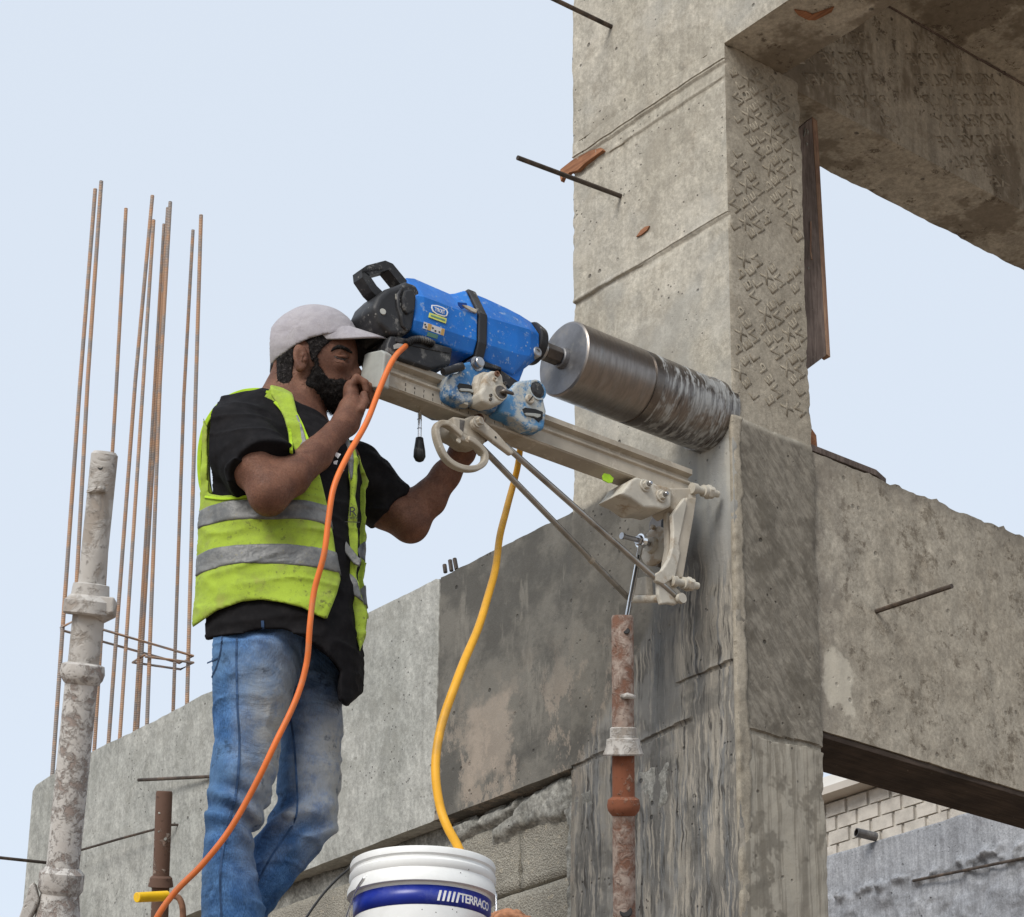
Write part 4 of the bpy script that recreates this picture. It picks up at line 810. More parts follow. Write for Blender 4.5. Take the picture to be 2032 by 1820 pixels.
# ratchet spanner
w0, w1 = na+Vector((.0, .0, .0)), Vector(dep(1242, 1238, 5.60)); wd = (w1-w0).normalized()
wr = thing('ratchet_spanner', 'shiny chrome spanner hanging on the anchor nut of the drill stand', 'spanner', w0)
link('ring_end', lathe(w0-rd*.004, rd, [(0, .0175), (.010, .0175), (.011, .0145), (.0111, .0132), (-.001, .0132)], 24), M['chrome'], wr, auto=30)
link('handle', bar([w0+wd*.016, w0+wd*.03, w0+wd*.05, w1+wd*.03], .012, .012, (.6, .75, 0)), M['chrome'], wr, bevel=.0025)
lv2 = Vector((.75, -.66, 0)); link('handle_groove', bar([w0+wd*.05+lv2*.0062, w1+lv2*.0062], .0042, .0012, (.66, .75, 0)), M['print_dark'], wr)
# ================================================================ REINFORCING BARS
def rod(name, pts, r, mat, label, cat='rebar', group=None, seg=8, parent=None):
    o = link(name, tube(pts, r, seg), M[mat], parent, auto=40); return tag(o, label, cat, group)
GS = 'vertical starter bars at the left'
bars = [((189,375.5),(104.6,1536),-3.50,.0075,'leftmost of the tall rusty starter bars, half hidden by the grey prop'),
 ((201,360),(134,1520),-3.43,.0075,'tallest rusty starter bar, its foot behind the grey prop'),
 ((250,414),(186.5,1489.5),-3.49,.0068,'rusty starter bar standing alone just behind the top of the grey prop'),
 ((302.5,388.5),(217,1472),-3.49,.0072,'slanting rusty starter bar, left one of the first pair right of the grey prop'),
 ((305,437),(237.6,1463.7),-3.43,.0068,'rusty starter bar crossing close beside the slanting one, right of the grey prop'),
 ((334,413),(272,1446),-3.50,.0090,'thick orange rusty starter bar in the bundle of three'),
 ((338,401),(293.5,1432),-3.43,.0072,'right bar and highest of the bundle of three rusty starter bars'),
 ((325,445),(266.5,1449),-3.45,.0055,'short thin dark bar at the left of the bundle of three starter bars'),
 ((383,457),(345.4,1409),-3.49,.0066,'lower one of the last two starter bars, nearest the man but one'),
 ((399,427),(371.4,1395),-3.43,.0075,'rightmost starter bar, right behind the man in the yellow vest')]
for (t, b, X, r, lab) in bars:
    P0, P1 = Vector(onX(*t, X)), Vector(onX(*b, X)); P2 = P1+(P1-P0).normalized()*.45
    wob = random.uniform(-.012, .012); o = rod('starter_bar', [P0, P0.lerp(P2, .3)+Vector((0, wob, 0)), P0.lerp(P2, .65)+Vector((0, wob*.6, 0)), P2], r, 'rebar', lab, 'rebar', GS, 10)
def stirrup(px, X0, X1, lab):
    a, b = Vector(onX(*px[0], X0)), Vector(onX(*px[1], X0)); dx = Vector((X1-X0, 0, 0)); P = [a-Vector((0, .03, 0)), a, b, b+dx, a+dx+Vector((0, 0, .004)), a+Vector((0, 0, .008))]
    rod('stirrup', [P[1], P[2], P[3], P[4], P[5]], .0045, 'rebar', lab, 'stirrup', 'stirrups tying the starter bars', 6)
stirrup(((120,1250),(357,1316)), -3.51, -3.415, 'left and longer of the two thin steel ties round the starter bars')
stirrup(((288,1303),(384,1315)), -3.42, -3.51, 'right and shorter of the two thin steel ties round the starter bars')
# unseen stub of column that carries the starter bars
o = link('concrete_column', box(-3.58, -3.36, .205, 1.0, 0, 4.15), M['conc_beam']); tag(o, 'grey concrete column behind the far left end of the edge beam, holding the starter bars', 'column')
P = Vector(onY(1215, 54, 0)); rod('rebar_stub', [P+Vector((0, .01, 0)), Vector(onX(1090, -6, P.x))], .0065, 'rebar_dk', 'dark rebar stub sticking out of the column at the very top edge')
P = Vector(onY(1232, 389, 0)); rod('rebar_stub', [P+Vector((0, .01, 0)), Vector(onX(1027, 313, P.x))], .0065, 'rebar_dk', 'dark rebar stub crossing the left edge of the column over the wood sliver')
P = Vector(onX(1742, 1212, 0)); rod('rebar_stub', [P-Vector((.01, 0, 0)), Vector(onY(1889, 1163, P.y))], .0062, 'rebar_dk', 'rusty rebar stub sticking out of the lower side beam right of the column')
rod('rebar_stub', [onY(440, 1539, .01), onY(420, 1541, -.012), onY(275, 1548, -.05)], .0058, 'rebar_dk', 'dark rebar stub lying along the edge beam just left of the blue jeans')
rod('rebar_stub', [onY(356, 1637, .006), onY(340, 1637, -.02), onY(325, 1641, -.035), onY(240, 1664, -.05), onY(150, 1690, -.06)], .0042, 'rebar_dk', 'thin bent wire running behind the brown tube to the grey prop')
rod('rebar_stub', [onY(158, 1719, .005), onX(-30, 1699, onY(158, 1719, 0)[0])], .0055, 'rebar_dk', 'thin dark bar entering from the left edge of the photograph behind the grey prop')
for i, (a, b) in enumerate((((882,1121),(884,1136)), ((893,1112),(896,1133)), ((902,1109),(906,1130)))):
    rod('wire_end', [onY(*a, .04), onY(*b, .04)], .006, 'rebar_dk', ('lowest and leftmost of the three dark stubs on top of the edge beam', 'middle one of the three dark stubs on top of the edge beam', 'rightmost of the three dark stubs on top of the edge beam')[i], 'wire end', 'dark stubs on top of the edge beam')
PB = Vector(onY(2036, 1702, YB-.02)); rod('rebar_stub', [PB, Vector(onY(1812, 1748, YB-.03))], .008, 'rebar_dk', 'dark bar lying across the bluish rendered wall in the bottom right corner')
# ================================================================ STEEL PROPS
def prop(name, lab, top, bot, prof, parts, z_extra, cat='steel prop'):
    """prof: list of (pixels below the top, radius in pixels, material key, part name) segments along the axis"""
    a, b = Vector(top), Vector(bot); d = (b-a); Lp = d.length; d.normalize(); t = thing(name, lab, cat, b+d*z_extra); return t, a, d
def seg(t, a, d, nm, prof, mat, sg=28, sm=True): return link(nm, lathe(a, d, prof, sg), M[mat], t, auto=35 if sm else None)
a, b = Vector(dep(208, 897, 4.45)), Vector(dep(113, 1835, 4.45)); d = (b-a).normalized(); u = (b-a).length/940.
bb = a+d*((a.z-.0)/-d.z); pt = thing('steel_prop', 'thick grey slurry covered steel prop at the far left, in front of the starter bars', 'steel prop', bb); zz = (bb-a).length
def px_(s): return s*u
seg(pt, a, d, 'inner_tube', [(px_(0), .020), (px_(6), .0245), (px_(290), .0245)], 'prop_grey')
o = link('pin', tube([a+d*px_(88)+Vector((.012, -.022, 0)), a+d*px_(88)+Vector((.034, -.012, 0))], .006, 10), M['prop_grey'], pt, smooth=True)
cam_d = Vector((.75, -.66, 0)); rt = Vector((.66, .75, 0))
def hole(t, p, r): return link('pin_hole', lathe(p, cam_d, [(0, r), (.0012, r*.8)], 14), M['print_dark'], t)
hole(pt, a+d*px_(41)+cam_d*.0238+rt*.001, .006); link('spring_clip', bar([a+d*px_(90)+cam_d*.024-rt*.018, a+d*px_(86)+cam_d*.030, a+d*px_(90)+cam_d*.024+rt*.016], .006, .009, d), M['prop_grey'], pt, bevel=.001)
seg(pt, a, d, 'collar_nut', [(px_(262), .0245), (px_(264), .033), (px_(286), .035), (px_(298), .046), (px_(322), .047), (px_(326), .043), (px_(316), .030)], 'prop_grey')
link('collar_lug', prism([a+d*px_(s)+rt*r_+cam_d*.028 for s, r_ in ((296,.012),(300,.052),(330,.052),(342,.030),(336,.012))], -cam_d*.03), M['prop_grey'], pt, bevel=.003)
seg(pt, a, d, 'threaded_tube', [(px_(318), .0285), (px_(424), .0285)], 'prop_grey')
seg(pt, a, d, 'tube_ring', [(px_(420), .029), (px_(424), .039), (px_(440), .041), (px_(452), .038), (px_(462), .031)], 'prop_spk')
seg(pt, a, d, 'outer_tube', [(px_(462), .0300), (px_(830), .0300)], 'prop_spk')
seg(pt, a, d, 'lower_coupler', [(px_(826), .0302), (px_(838), .041), (px_(870), .041), (px_(880), .035), (px_(960), .046), (px_(962), .031), (zz-.01, .031), (zz-.0099, .07), (zz, .07)], 'prop_spk')
link('coupler_wedge', prism([a+d*px_(s)+rt*r_+cam_d*.03 for s, r_ in ((868,-.050),(862,-.042),(900,-.030),(960,-.055),(960,-.070))], -cam_d*.02), M['prop_grey'], pt, bevel=.003)
# rusty prop on the right
a, b = Vector(dep(1235, 1221, 5.2)), Vector(dep(1239, 1835, 5.2)); d = (b-a).normalized(); u = (b-a).length/614.; bb = a+d*((a.z)/-d.z); zz = (bb-a).length
pr = thing('steel_prop', 'rusty red brown steel prop standing under the drill stand, in front of the column', 'steel prop', bb)
seg(pr, a, d, 'inner_tube', [(0, .021), (px_(5), .0238), (px_(252), .0238)], 'prop_rust')
hole(pr, a+d*px_(39)+cam_d*.0232+rt*.009, .0075)
link('pin', tube([a+d*px_(169)+cam_d*.022-rt*.002, a+d*px_(169)+cam_d*.030+rt*.010, a+d*px_(171)+cam_d*.026+rt*.026], [.006, .007, .005], 8), M['prop_grey'], pr, smooth=True)
seg(pr, a, d, 'collar_nut', [(px_(222), .0245), (px_(224), .0285), (px_(244), .029), (px_(246), .036), (px_(262), .038), (px_(276), .044), (px_(279), .042), (px_(268), .028)], 'prop_grey')
seg(pr, a, d, 'threaded_tube', [(px_(262), .0255), (px_(278), .0255), (px_(279), .0242), (px_(368), .0242)], 'prop_rust2')
seg(pr, a, d, 'tube_ring', [(px_(360), .0245), (px_(366), .034), (px_(378), .036), (px_(388), .034), (px_(398), .0255)], 'prop_rust2')
seg(pr, a, d, 'outer_tube', [(px_(398), .0245), (zz-.01, .0245), (zz-.0099, .07), (zz, .07)], 'prop_rust')
hole(pr, a+d*px_(594)+cam_d*.024+rt*.004, .014)
# short brown tube behind
a, b = Vector(dep(326, 1570, 6.5)), Vector(dep(316, 1835, 6.5)); d = (b-a).normalized(); u = (b-a).length/265.; bb = a+d*((a.z)/-d.z); zz = (bb-a).length
pb = thing('steel_prop', 'short dark brown steel tube standing behind the yellow sleeve, between grey prop and jeans', 'steel prop', bb)
seg(pb, a, d, 'inner_tube', [(0, .020), (px_(4), .0222), (px_(175), .0222)], 'prop_brown')
seg(pb, a, d, 'collar_nut', [(px_(168), .024), (px_(172), .030), (px_(190), .034), (px_(192), .024)], 'prop_brown')
seg(pb, a, d, 'outer_tube', [(px_(188), .0235), (zz-.01, .0235), (zz-.0099, .07), (zz, .07)], 'prop_brown')
for s, r_ in ((48,.004),(100,.005),(85,.003)): link('paint_fleck', lathe(a+d*px_(s)+cam_d*.0215+rt*(.012 if s == 100 else -.006), cam_d, [(0, r_), (.0015, r_*.7)], 10), M['mortar'], pb)
# yellow sleeved clamp bar
yp = thing('clamp_bar', 'bent dark bar with a bright yellow sleeve at the foot of the brown tube', 'clamp bar', dep(320, 1790, 6.3))
a, b = Vector(dep(271, 1781, 6.25)), Vector(dep(331, 1778, 6.33)); d = (b-a).normalized(); L = (b-a).length
link('yellow_sleeve', lathe(a, d, [(0, .012), (.001, .0135), (L, .0140)], 20), M['yellow'], yp, auto=30)
link('bent_rod', tube(spline([dep(318,1779,6.32), dep(335,1776,6.33), dep(352,1780,6.33), dep(360,1792,6.33), dep(363,1812,6.33), dep(362,1850,6.33)], 5), .0085, 10), M['rustpin'], yp, smooth=True)
# ================================================================ CABLES
def PW(x, y, w_): q = Pl(x, y, w_); return PO+q[0]*RT-q[1]*CD+q[2]*np.array([0, 0, 1.0])
cp = [onX(*z2(636, 835), AX+.060)]+[PW(*q) for q in ((782,712,.13),(757,766,.16),(727,838,.20),(693,900,.235),(664,965,.26),(651,1030,.262),(641,1100,.255),(622,1170,.24),(613,1240,.235),(606,1315,.22),(582,1398,.215),(545,1482,.215),(506,1560,.21),(456,1648,.21),(402,1718,.21),(348,1772,.21),(306,1832,.21),(290,1900,.2))]
def wob(P, a, f, sd): P = np.array(P); q = P*f; return P+a*np.stack([vn(q, 1, sd), vn(q, 1, sd+1), vn(q, 1, sd+2)*.3], 1)
o = link('power_cable', tube(wob(spline(cp, 8), .0045, 7, 5), .0062, 10), M['orange'], None, smooth=True); tag(o, 'bright orange power cable hanging from the drill down in front of the man', 'cable')
hp_ = [(1034,872,5.62),(1028,925,5.66),(1014,980,5.66),(992,1060,5.52),(973,1160,5.35),(944,1260,5.18),(906,1350,5.02),(882,1420,4.98),(871,1480,4.95),(868,1540,4.92),(876,1600,4.90),(890,1640,4.88),(913,1684,4.87),(930,1740,4.86)]
o = link('water_hose', tube(wob(spline([dep(*p) for p in hp_], 8), .006, 6, 9), [.0072+.0022*min(1, i/50) for i in range((len(hp_)-1)*8+1)], 12), M['hose'], None, smooth=True); tag(o, 'yellow water hose hanging from the drill rail into the white bucket', 'hose')
o = link('thin_cable', tube(spline([dep(703,1700,6.6), dep(694,1722,6.3), dep(672,1742,6.2), dep(645,1770,6.1), dep(622,1800,6.0), dep(592,1845,5.9)], 6), .0032, 8), M['wire'], None, smooth=True); tag(o, 'thin black cable against the block wall left of the bucket', 'cable')
# ================================================================ BUCKET
BC = Vector(dep(837, 1720, 4.92)); ztop = onY(837, 1720, 0)[2]
_n = np.array([cam_d.x, cam_d.y, 0]); r_b = .146
top_pt = dep(826, 1677, 4.86-.146*.95); BZ = top_pt[2]; BC = Vector((top_pt[0]-cam_d.x*r_b, top_pt[1]-cam_d.y*r_b, BZ))
bu = thing('bucket', 'white plastic bucket with a dark blue printed band at the bottom of the photograph', 'bucket', BC-Vector((0, 0, .37)))
def bl(nm, prof, mat, **k): return link(nm, lathe(BC, (0, 0, -1), prof, 72), M[mat], bu, auto=32)
body = [(.0, .134), (0, .1445), (.004, .1465), (.014, .1465), (.018, .1425), (.022, .1425), (.027, .1475), (.036, .1480), (.042, .1440), (.046, .1450), (.060, .1505), (.071, .1505), (.0715, .1400), (.076, .1395)]
bo = link('rim', lathe(BC, (0, 0, -1), body, 72), M['white'], bu, auto=40)
bl('body', [(.0752, .1388), (.36, .124), (.37, .120)], 'white')
def cyl_pt(a_, h, r):
    """point on the bucket wall: angle from the direction facing the camera, depth below the rim"""
    v = cam_d*math.cos(a_)+rt*math.sin(a_); return BC+v*r-Vector((0, 0, h))
def rr(h): return .1388-(h-.0752)*.052
def band(nm, h0, h1, a0, a1, up, mat, n=64, f0=None, f1=None):
    V, Fc = [], []
    for i in range(n+1):
        a_ = a0+(a1-a0)*i/n; x0_ = h0 if f0 is None else f0(a_); x1_ = h1 if f1 is None else f1(a_); V += [cyl_pt(a_, x0_, rr(x0_)+up), cyl_pt(a_, x1_, rr(x1_)+up)]
        if i: k = 2*i; Fc.append((k-2, k-1, k+1, k))
    o = link(nm, mesh(V, Fc), M[mat], bu, smooth=True); s = o.modifiers.new('s', 'SOLIDIFY'); s.thickness = .0004; return o
band('blue_band', .078, .117, -2.0, 1.75, .0006, 'label_blue')
arc = lambda c, w, off: (lambda a_: .149+off+.10*(a_+.12)**2)
band('red_arc', 0, 0, -.62, .50, .0007, 'print_red', f0=arc(0, 0, 0), f1=arc(0, 0, .0028)); band('green_arc', 0, 0, -.55, .43, .0007, 'print_green', f0=arc(0, 0, .0055), f1=arc(0, 0, .016))
def wrap(me, a_c, h_c, up):
    for v in me.vertices:
        p = cyl_pt(a_c+v.co.x/.138, h_c-v.co.y, rr(h_c-v.co.y)+up+v.co.z); v.co = p
    return me
tm = text_mesh('TERRACO', .0235, .0002, 'LEFT', .84, bold=.018); bmx = max(v.co.x for v in tm.vertices); bm = bmesh.new(); bm.from_mesh(tm); bmesh.ops.triangulate(bm, faces=bm.faces[:]); bmesh.ops.subdivide_edges(bm, edges=[e for e in bm.edges if e.calc_length() > .006], cuts=2); bm.to_mesh(tm); bm.free()
tm.transform(Matrix.Diagonal((.096/bmx, 1.05, 1, 1))); link('maker_lettering', wrap(tm, .655, .0985, .0012), M['print_white'], bu)
ms = []
for i in range(5):
    x = .0+i*.0098; ms.append(prism([(x-.003, -.0105, 0), (x+.0018, -.0105, 0), (x+.0062, .0105, 0), (x+.0014, .0105, 0)], (0, 0, .0003)))
link('maker_bars', wrap(join(ms), .33, .0985, .0011), M['print_white'], bu)
ms = [];
for k in range(2):
    for i in range(9): ms.append(prism([(i*.003, -.0006-k*.004, 0), (i*.003+.002, -.0006-k*.004, 0), (i*.003+.002, .0008-k*.004, 0), (i*.003, .0008-k*.004, 0)], (0, 0, .0002)))
link('small_print', wrap(join(ms), .85, .141, .001), M['cap_grey'], bu)['kind'] = 'stuff'
hs = cyl_pt(-.78, .058, .1525); P = spline([cyl_pt(-.78, .056, .150), hs, cyl_pt(-.95, .078, .153), cyl_pt(-1.08, .105, .154), cyl_pt(-1.2, .15, .156), cyl_pt(-.8, .26, .16), cyl_pt(0, .31, .165), cyl_pt(.8, .26, .16), cyl_pt(1.3, .13, .154), cyl_pt(1.45, .06, .150)], 8)
link('wire_handle', tube(P, .0021, 8), M['chrome'], bu, smooth=True); link('handle_eye', lathe(cyl_pt(-.78, .056, .1475), cam_d*math.cos(.78)-rt*math.sin(.78), [(0, .006), (.004, .005)], 12), M['white'], bu, smooth=True)
for a_, h in ((.1,.128),(.55,.123),(.62,.127),(.3,.1325),(.7,.056),(.62,.05),(.9,.062),(.75,.04)): link('dirt_fleck', lathe(cyl_pt(a_, h, rr(max(h, .0752))+(0 if h > .08 else .0095)), cam_d*math.cos(a_)+rt*math.sin(a_), [(0, .0012), (.0006, .0008)], 6), M['rubber'], bu)
# clay lump beside the bucket
def lump(c, rad, seed, amp=.25, n=40):
    V, Fc = [], []
    for i in range(n+1):
        th = math.pi*i/n
        for k in range(n): ph = 2*math.pi*k/n; V.append([math.sin(th)*math.cos(ph), math.sin(th)*math.sin(ph), math.cos(th)])
    V = np.array(V); nrm = 1+amp*fbm(V, 2.2, 3, seed)+.08*fbm(V, 9, 2, seed+3); V = V*nrm[:, None]*np.array(rad)+np.array(c)
    for i in range(n):
        for k in range(n): a_, b_ = i*n+k, i*n+(k+1) % n; Fc.append((a_, a_+n, b_+n, b_))
    return mesh(V, Fc)
ck = dep(1010, 1836, 4.75); o = link('clay_lump', lump(ck, (.048, .048, .028), 5, .12), M['clay'], None, smooth=True); tag(o, 'orange brown clay lump at the bottom edge, right against the white bucket', 'clay lump')
# ================================================================ PERSON (signed distance shapes -> one smooth surface per garment)
def cap_(a, b, ra, rb=None):
    a = np.asarray(a, float); b = np.asarray(b, float); rb = ra if rb is None else rb
    def f(p): ba = b-a; h = np.clip(((p-a)@ba)/max(1e-12, ba@ba), 0, 1); return np.linalg.norm(p-a-h[:, None]*ba, axis=1)-(ra+(rb-ra)*h)
    return f
def ell(c, r, ang=0, tilt=0):
    """ellipsoid; ang turns it in the picture plane (right-up), tilt about the vertical"""
    c = np.asarray(c, float); r = np.asarray(r, float); ca, sa, ct, st_ = math.cos(ang), math.sin(ang), math.cos(tilt), math.sin(tilt)
    R = np.array([[ca, 0, sa], [0, 1, 0], [-sa, 0, ca]]) @ np.array([[ct, st_, 0], [-st_, ct, 0], [0, 0, 1]])
    def f(p): q = (p-c)@R.T; k0 = np.linalg.norm(q/r, axis=1); k1 = np.linalg.norm(q/r**2, axis=1); return k0*(k0-1)/np.maximum(k1, 1e-6)
    return f
def smin(a, b, k): h = np.clip(.5+.5*(b-a)/k, 0, 1); return b+(a-b)*h-k*h*(1-h)
def smax(a, b, k): return -smin(-a, -b, k)
def U(k, *fs):
    def f(p):
        d = fs[0](p)
        for g_ in fs[1:]: d = smin(d, g_(p), k)
        return d
    return f
def polyf(px, w0):
    poly = np.array([Pl(x, y, w0)[[0, 2]] for x, y in px]); return lambda p: poly_sdf(p[:, [0, 2]], poly)
def proj(p):
    q = (PO+p[:, :1]*RT-p[:, 1:2]*CD+p[:, 2:3]*np.array([0, 0, 1.0])-CAM)@RC.T; return np.stack([PX+FL*q[:, 0]/-q[:, 2], PY-FL*q[:, 1]/-q[:, 2]], 1), -q[:, 2]
def polyc(px, *a):
    """outline as seen from the viewer's side, cut straight through the form"""
    poly = np.array(px, float)
    def f(p): q, z = proj(p); return poly_sdf(q, poly)*z/FL
    return f
def pillow(px, w0, R, h=0.0):
    """silhouette with real roundness: the middle bulges towards and away from the viewer"""
    g_ = polyf(px, w0)
    def f(p):
        a = g_(p)+R; b = np.abs(p[:, 1]+w0)-h; return np.hypot(np.maximum(a, 0), np.maximum(b, 0))+np.minimum(np.maximum(a, b), 0)-R
    return f
def chain(pts, rs, k=.01):
    fs = [cap_(pts[i], pts[i+1], rs[i], rs[i+1]) for i in range(len(pts)-1)]
    def f(p):
        d = fs[0](p)
        for g_ in fs[1:]: d = smin(d, g_(p), k)
        return d
    return f
def iso(f, lo, hi, h, coarse=6, name="m"):
    """surface nets over a sparse grid"""
    lo = np.asarray(lo, float); hi = np.asarray(hi, float); n = (np.ceil((hi-lo)/h/coarse).astype(int)+1)*coarse+1
    nc = (n-1)//coarse; cx = [lo[i]+(np.arange(nc[i])+.5)*coarse*h for i in range(3)]
    Cc = np.stack(np.meshgrid(*cx, indexing='ij'), -1).reshape(-1, 3); dc = f(Cc).reshape(nc)
    D = np.repeat(np.repeat(np.repeat(dc, coarse, 0), coarse, 1), coarse, 2); D = np.pad(D, ((0, 1),)*3, mode='edge').astype(np.float32)
    act = np.abs(dc) < coarse*h*1.35+.006; need = np.zeros(n, bool)
    A_ = np.repeat(np.repeat(np.repeat(act, coarse, 0), coarse, 1), coarse, 2); need[:-1, :-1, :-1] = A_
    need[1:] |= need[:-1]; need[:, 1:] |= need[:, :-1]; need[:, :, 1:] |= need[:, :, :-1]
    idx = np.argwhere(need)
    for k in range(0, len(idx), 400000):
        s = idx[k:k+400000]; D[s[:, 0], s[:, 1], s[:, 2]] = f(lo+s*h)
    ins = D < 0; c = np.zeros(np.array(D.shape)-1, np.int8)
    for dx in (0, 1):
        for dy in (0, 1):
            for dz in (0, 1): c += ins[dx:dx+c.shape[0], dy:dy+c.shape[1], dz:dz+c.shape[2]]
    cells = np.argwhere((c > 0) & (c < 8)); vid = np.full(c.shape, -1, np.int32); vid[tuple(cells.T)] = np.arange(len(cells))
    S_ = np.zeros((len(cells), 3)); W_ = np.zeros(len(cells)); cor = [(a, b, d) for a in (0, 1) for b in (0, 1) for d in (0, 1)]
    vals = {k: D[cells[:, 0]+k[0], cells[:, 1]+k[1], cells[:, 2]+k[2]].astype(float) for k in cor}
    for a in cor:
        for ax in range(3):
            if a[ax] == 0:
                b = list(a); b[ax] = 1; b = tuple(b); va, vb = vals[a], vals[b]; m_ = (va < 0) != (vb < 0); t = np.where(m_, va/np.where(m_, va-vb, 1), 0)
                pt_ = np.tile(np.array(a, float), (len(cells), 1)); pt_[:, ax] += t; S_ += pt_*m_[:, None]; W_ += m_
    V = lo+(cells+S_/W_[:, None])*h; Q = []
    for ax in range(3):
        sl0 = [slice(1, -1)]*3; sl1 = [slice(1, -1)]*3; sl0[ax] = slice(0, -1); sl1[ax] = slice(1, None)
        A0, A1 = ins[tuple(sl0)], ins[tuple(sl1)]; e = np.argwhere(A0 != A1); s = A0[tuple(e.T)]; e = e+1; e[:, ax] -= 1
        o1, o2 = [(1, 2), (2, 0), (0, 1)][ax]; q = []
        for (a, b) in ((0, 0), (1, 0), (1, 1), (0, 1)):
            g_ = e.copy(); g_[:, o1] -= a; g_[:, o2] -= b; g_ = np.clip(g_, 0, np.array(vid.shape)-1); q.append(vid[tuple(g_.T)])
        q = np.stack(q, 1); q = np.where(s[:, None], q, q[:, ::-1]); Q.append(q[(q >= 0).all(1)])
    Q = np.concatenate(Q); return np_mesh(to_world(V), Q, name)
def smooth_mesh(me, it=2):
    n = len(me.vertices); co = np.empty(n*3, np.float32); me.vertices.foreach_get('co', co); co = co.reshape(-1, 3).astype(float)
    e = np.empty(len(me.edges)*2, np.int32); me.edges.foreach_get('vertices', e); e = e.reshape(-1, 2); deg = np.bincount(e.ravel(), minlength=n)[:, None]
    for _ in range(it):
        for lam in (.5, -.52):
            s = np.zeros((n, 3)); np.add.at(s, e[:, 0], co[e[:, 1]]); np.add.at(s, e[:, 1], co[e[:, 0]]); co = co+lam*(s/np.maximum(deg, 1)-co)
    me.vertices.foreach_set('co', co.astype(np.float32).ravel()); me.update(); return me
# ---- materials
def skin_mat():
    g = G('skin'); n = g.noise(22, 4, .6); f = g.noise(260, 3, .7); col = g.mix((.178, .084, .053), (.112, .051, .033), n.gt(.35, .65)); col = g.mulc(col, g.rng(f, .3, .7, 1.12, .86))
    col = g.mix(col, (.34, .27, .21), g.noise(90, 4, .7, off=3).gt(.68, .76)*.35)
    return g.done(col, g.rng(f, .3, .7, .55, .75), g.bump(f+n*.5, .0016, .6), spec=.25, Subsurface_Weight=.06, Subsurface_Scale=.01)
M['skin'] = skin_mat(); M['lip'] = plain('lip', (.16, .06, .045), .5); M['nail'] = plain('nail', (.36, .20, .15), .4)
def hair_mat(name, a, b):
    g = G(name); n = g.noise(170, 4, .75, dist=.4); k = g.noise(60, 3, off=4); col = g.mix(a, b, n.gt(.52, .68)); return g.done(col, .8, g.bump(n+k*.8, .005, 1.0), spec=.15)
M['beard'] = hair_mat('beard_hair', (.010, .0085, .008), (.055, .045, .04)); M['hair'] = hair_mat('dark_hair', (.012, .010, .010), (.07, .062, .058))
M['eye'] = plain('eye', (.03, .022, .02), .25, spec=.5)
def cloth(name, c, c2, weave=900, wr=.8, bump=.0012, lint=None, fold=9, sheen=.1):
    g = G(name); big = g.noise(fold, 3, .55, dist=.6); f = g.noise(weave, 2, .6); m_ = g.noise(45, 4, .65, off=3); col = g.mix(c, c2, m_.gt(.4, .7)); col = g.mulc(col, g.rng(f, .3, .7, 1.12, .88))
    if lint: col = g.mix(col, lint, g.noise(110, 4, .8, off=6).gt(.68, .74)*.5)
    return g.done(col, wr, g.bump(big, .016, .45, g.bump(f*.4+m_*.6, bump, .6)), spec=.12, Sheen_Weight=sheen)
M['shirt'] = cloth('black_polo_cloth', (.007, .0065, .0075), (.012, .011, .012), lint=(.05, .048, .05), sheen=0)
def vest_mat():
    g = G('hi_vis_cloth'); big = g.noise(7, 3, .55, dist=.8); f = g.noise(700, 2); n = g.noise(14, 5, .72, off=4); sp_ = g.noise(75, 4, .75, off=9)
    col = g.mix((.32, .44, .040), (.265, .355, .045), n.gt(.4, .6)); col = g.mix(col, (.30, .31, .07), n.gt(.52, .68)*.6); zone = g.rng(g.noise(5, 3, .6, off=12), .42, .6)
    col = g.mix(col, (.12, .13, .035), sp_.gt(.56, .66)*(.25+zone*.6)); col = g.mulc(col, g.rng(f, .3, .7, 1.08, .92))
    return g.done(col, .75, g.bump(big, .02, .5, g.bump(sp_+f*.4, .0012, .5)), spec=.2, Sheen_Weight=.1)
M['vest'] = vest_mat()
M['trim'] = cloth('lime_piping', (.38, .58, .03), (.34, .50, .03), bump=.0008)
def refl_mat():
    g = G('grey_reflective_tape'); n = g.noise(30, 5, .75, off=2); f = g.noise(140, 3, .7); big = g.noise(11, 3, .6, dist=.9); col = g.mix((.115, .12, .122), (.185, .188, .182), n.gt(.4, .62)); col = g.mix(col, (.20, .185, .10), g.noise(60, 4, .7, off=8).gt(.62, .7)*.7)
    return g.done(col, .45, g.bump(big, .012, .6, g.bump(f+n, .0012, .6)), .0, .4)
M['refl'] = refl_mat()
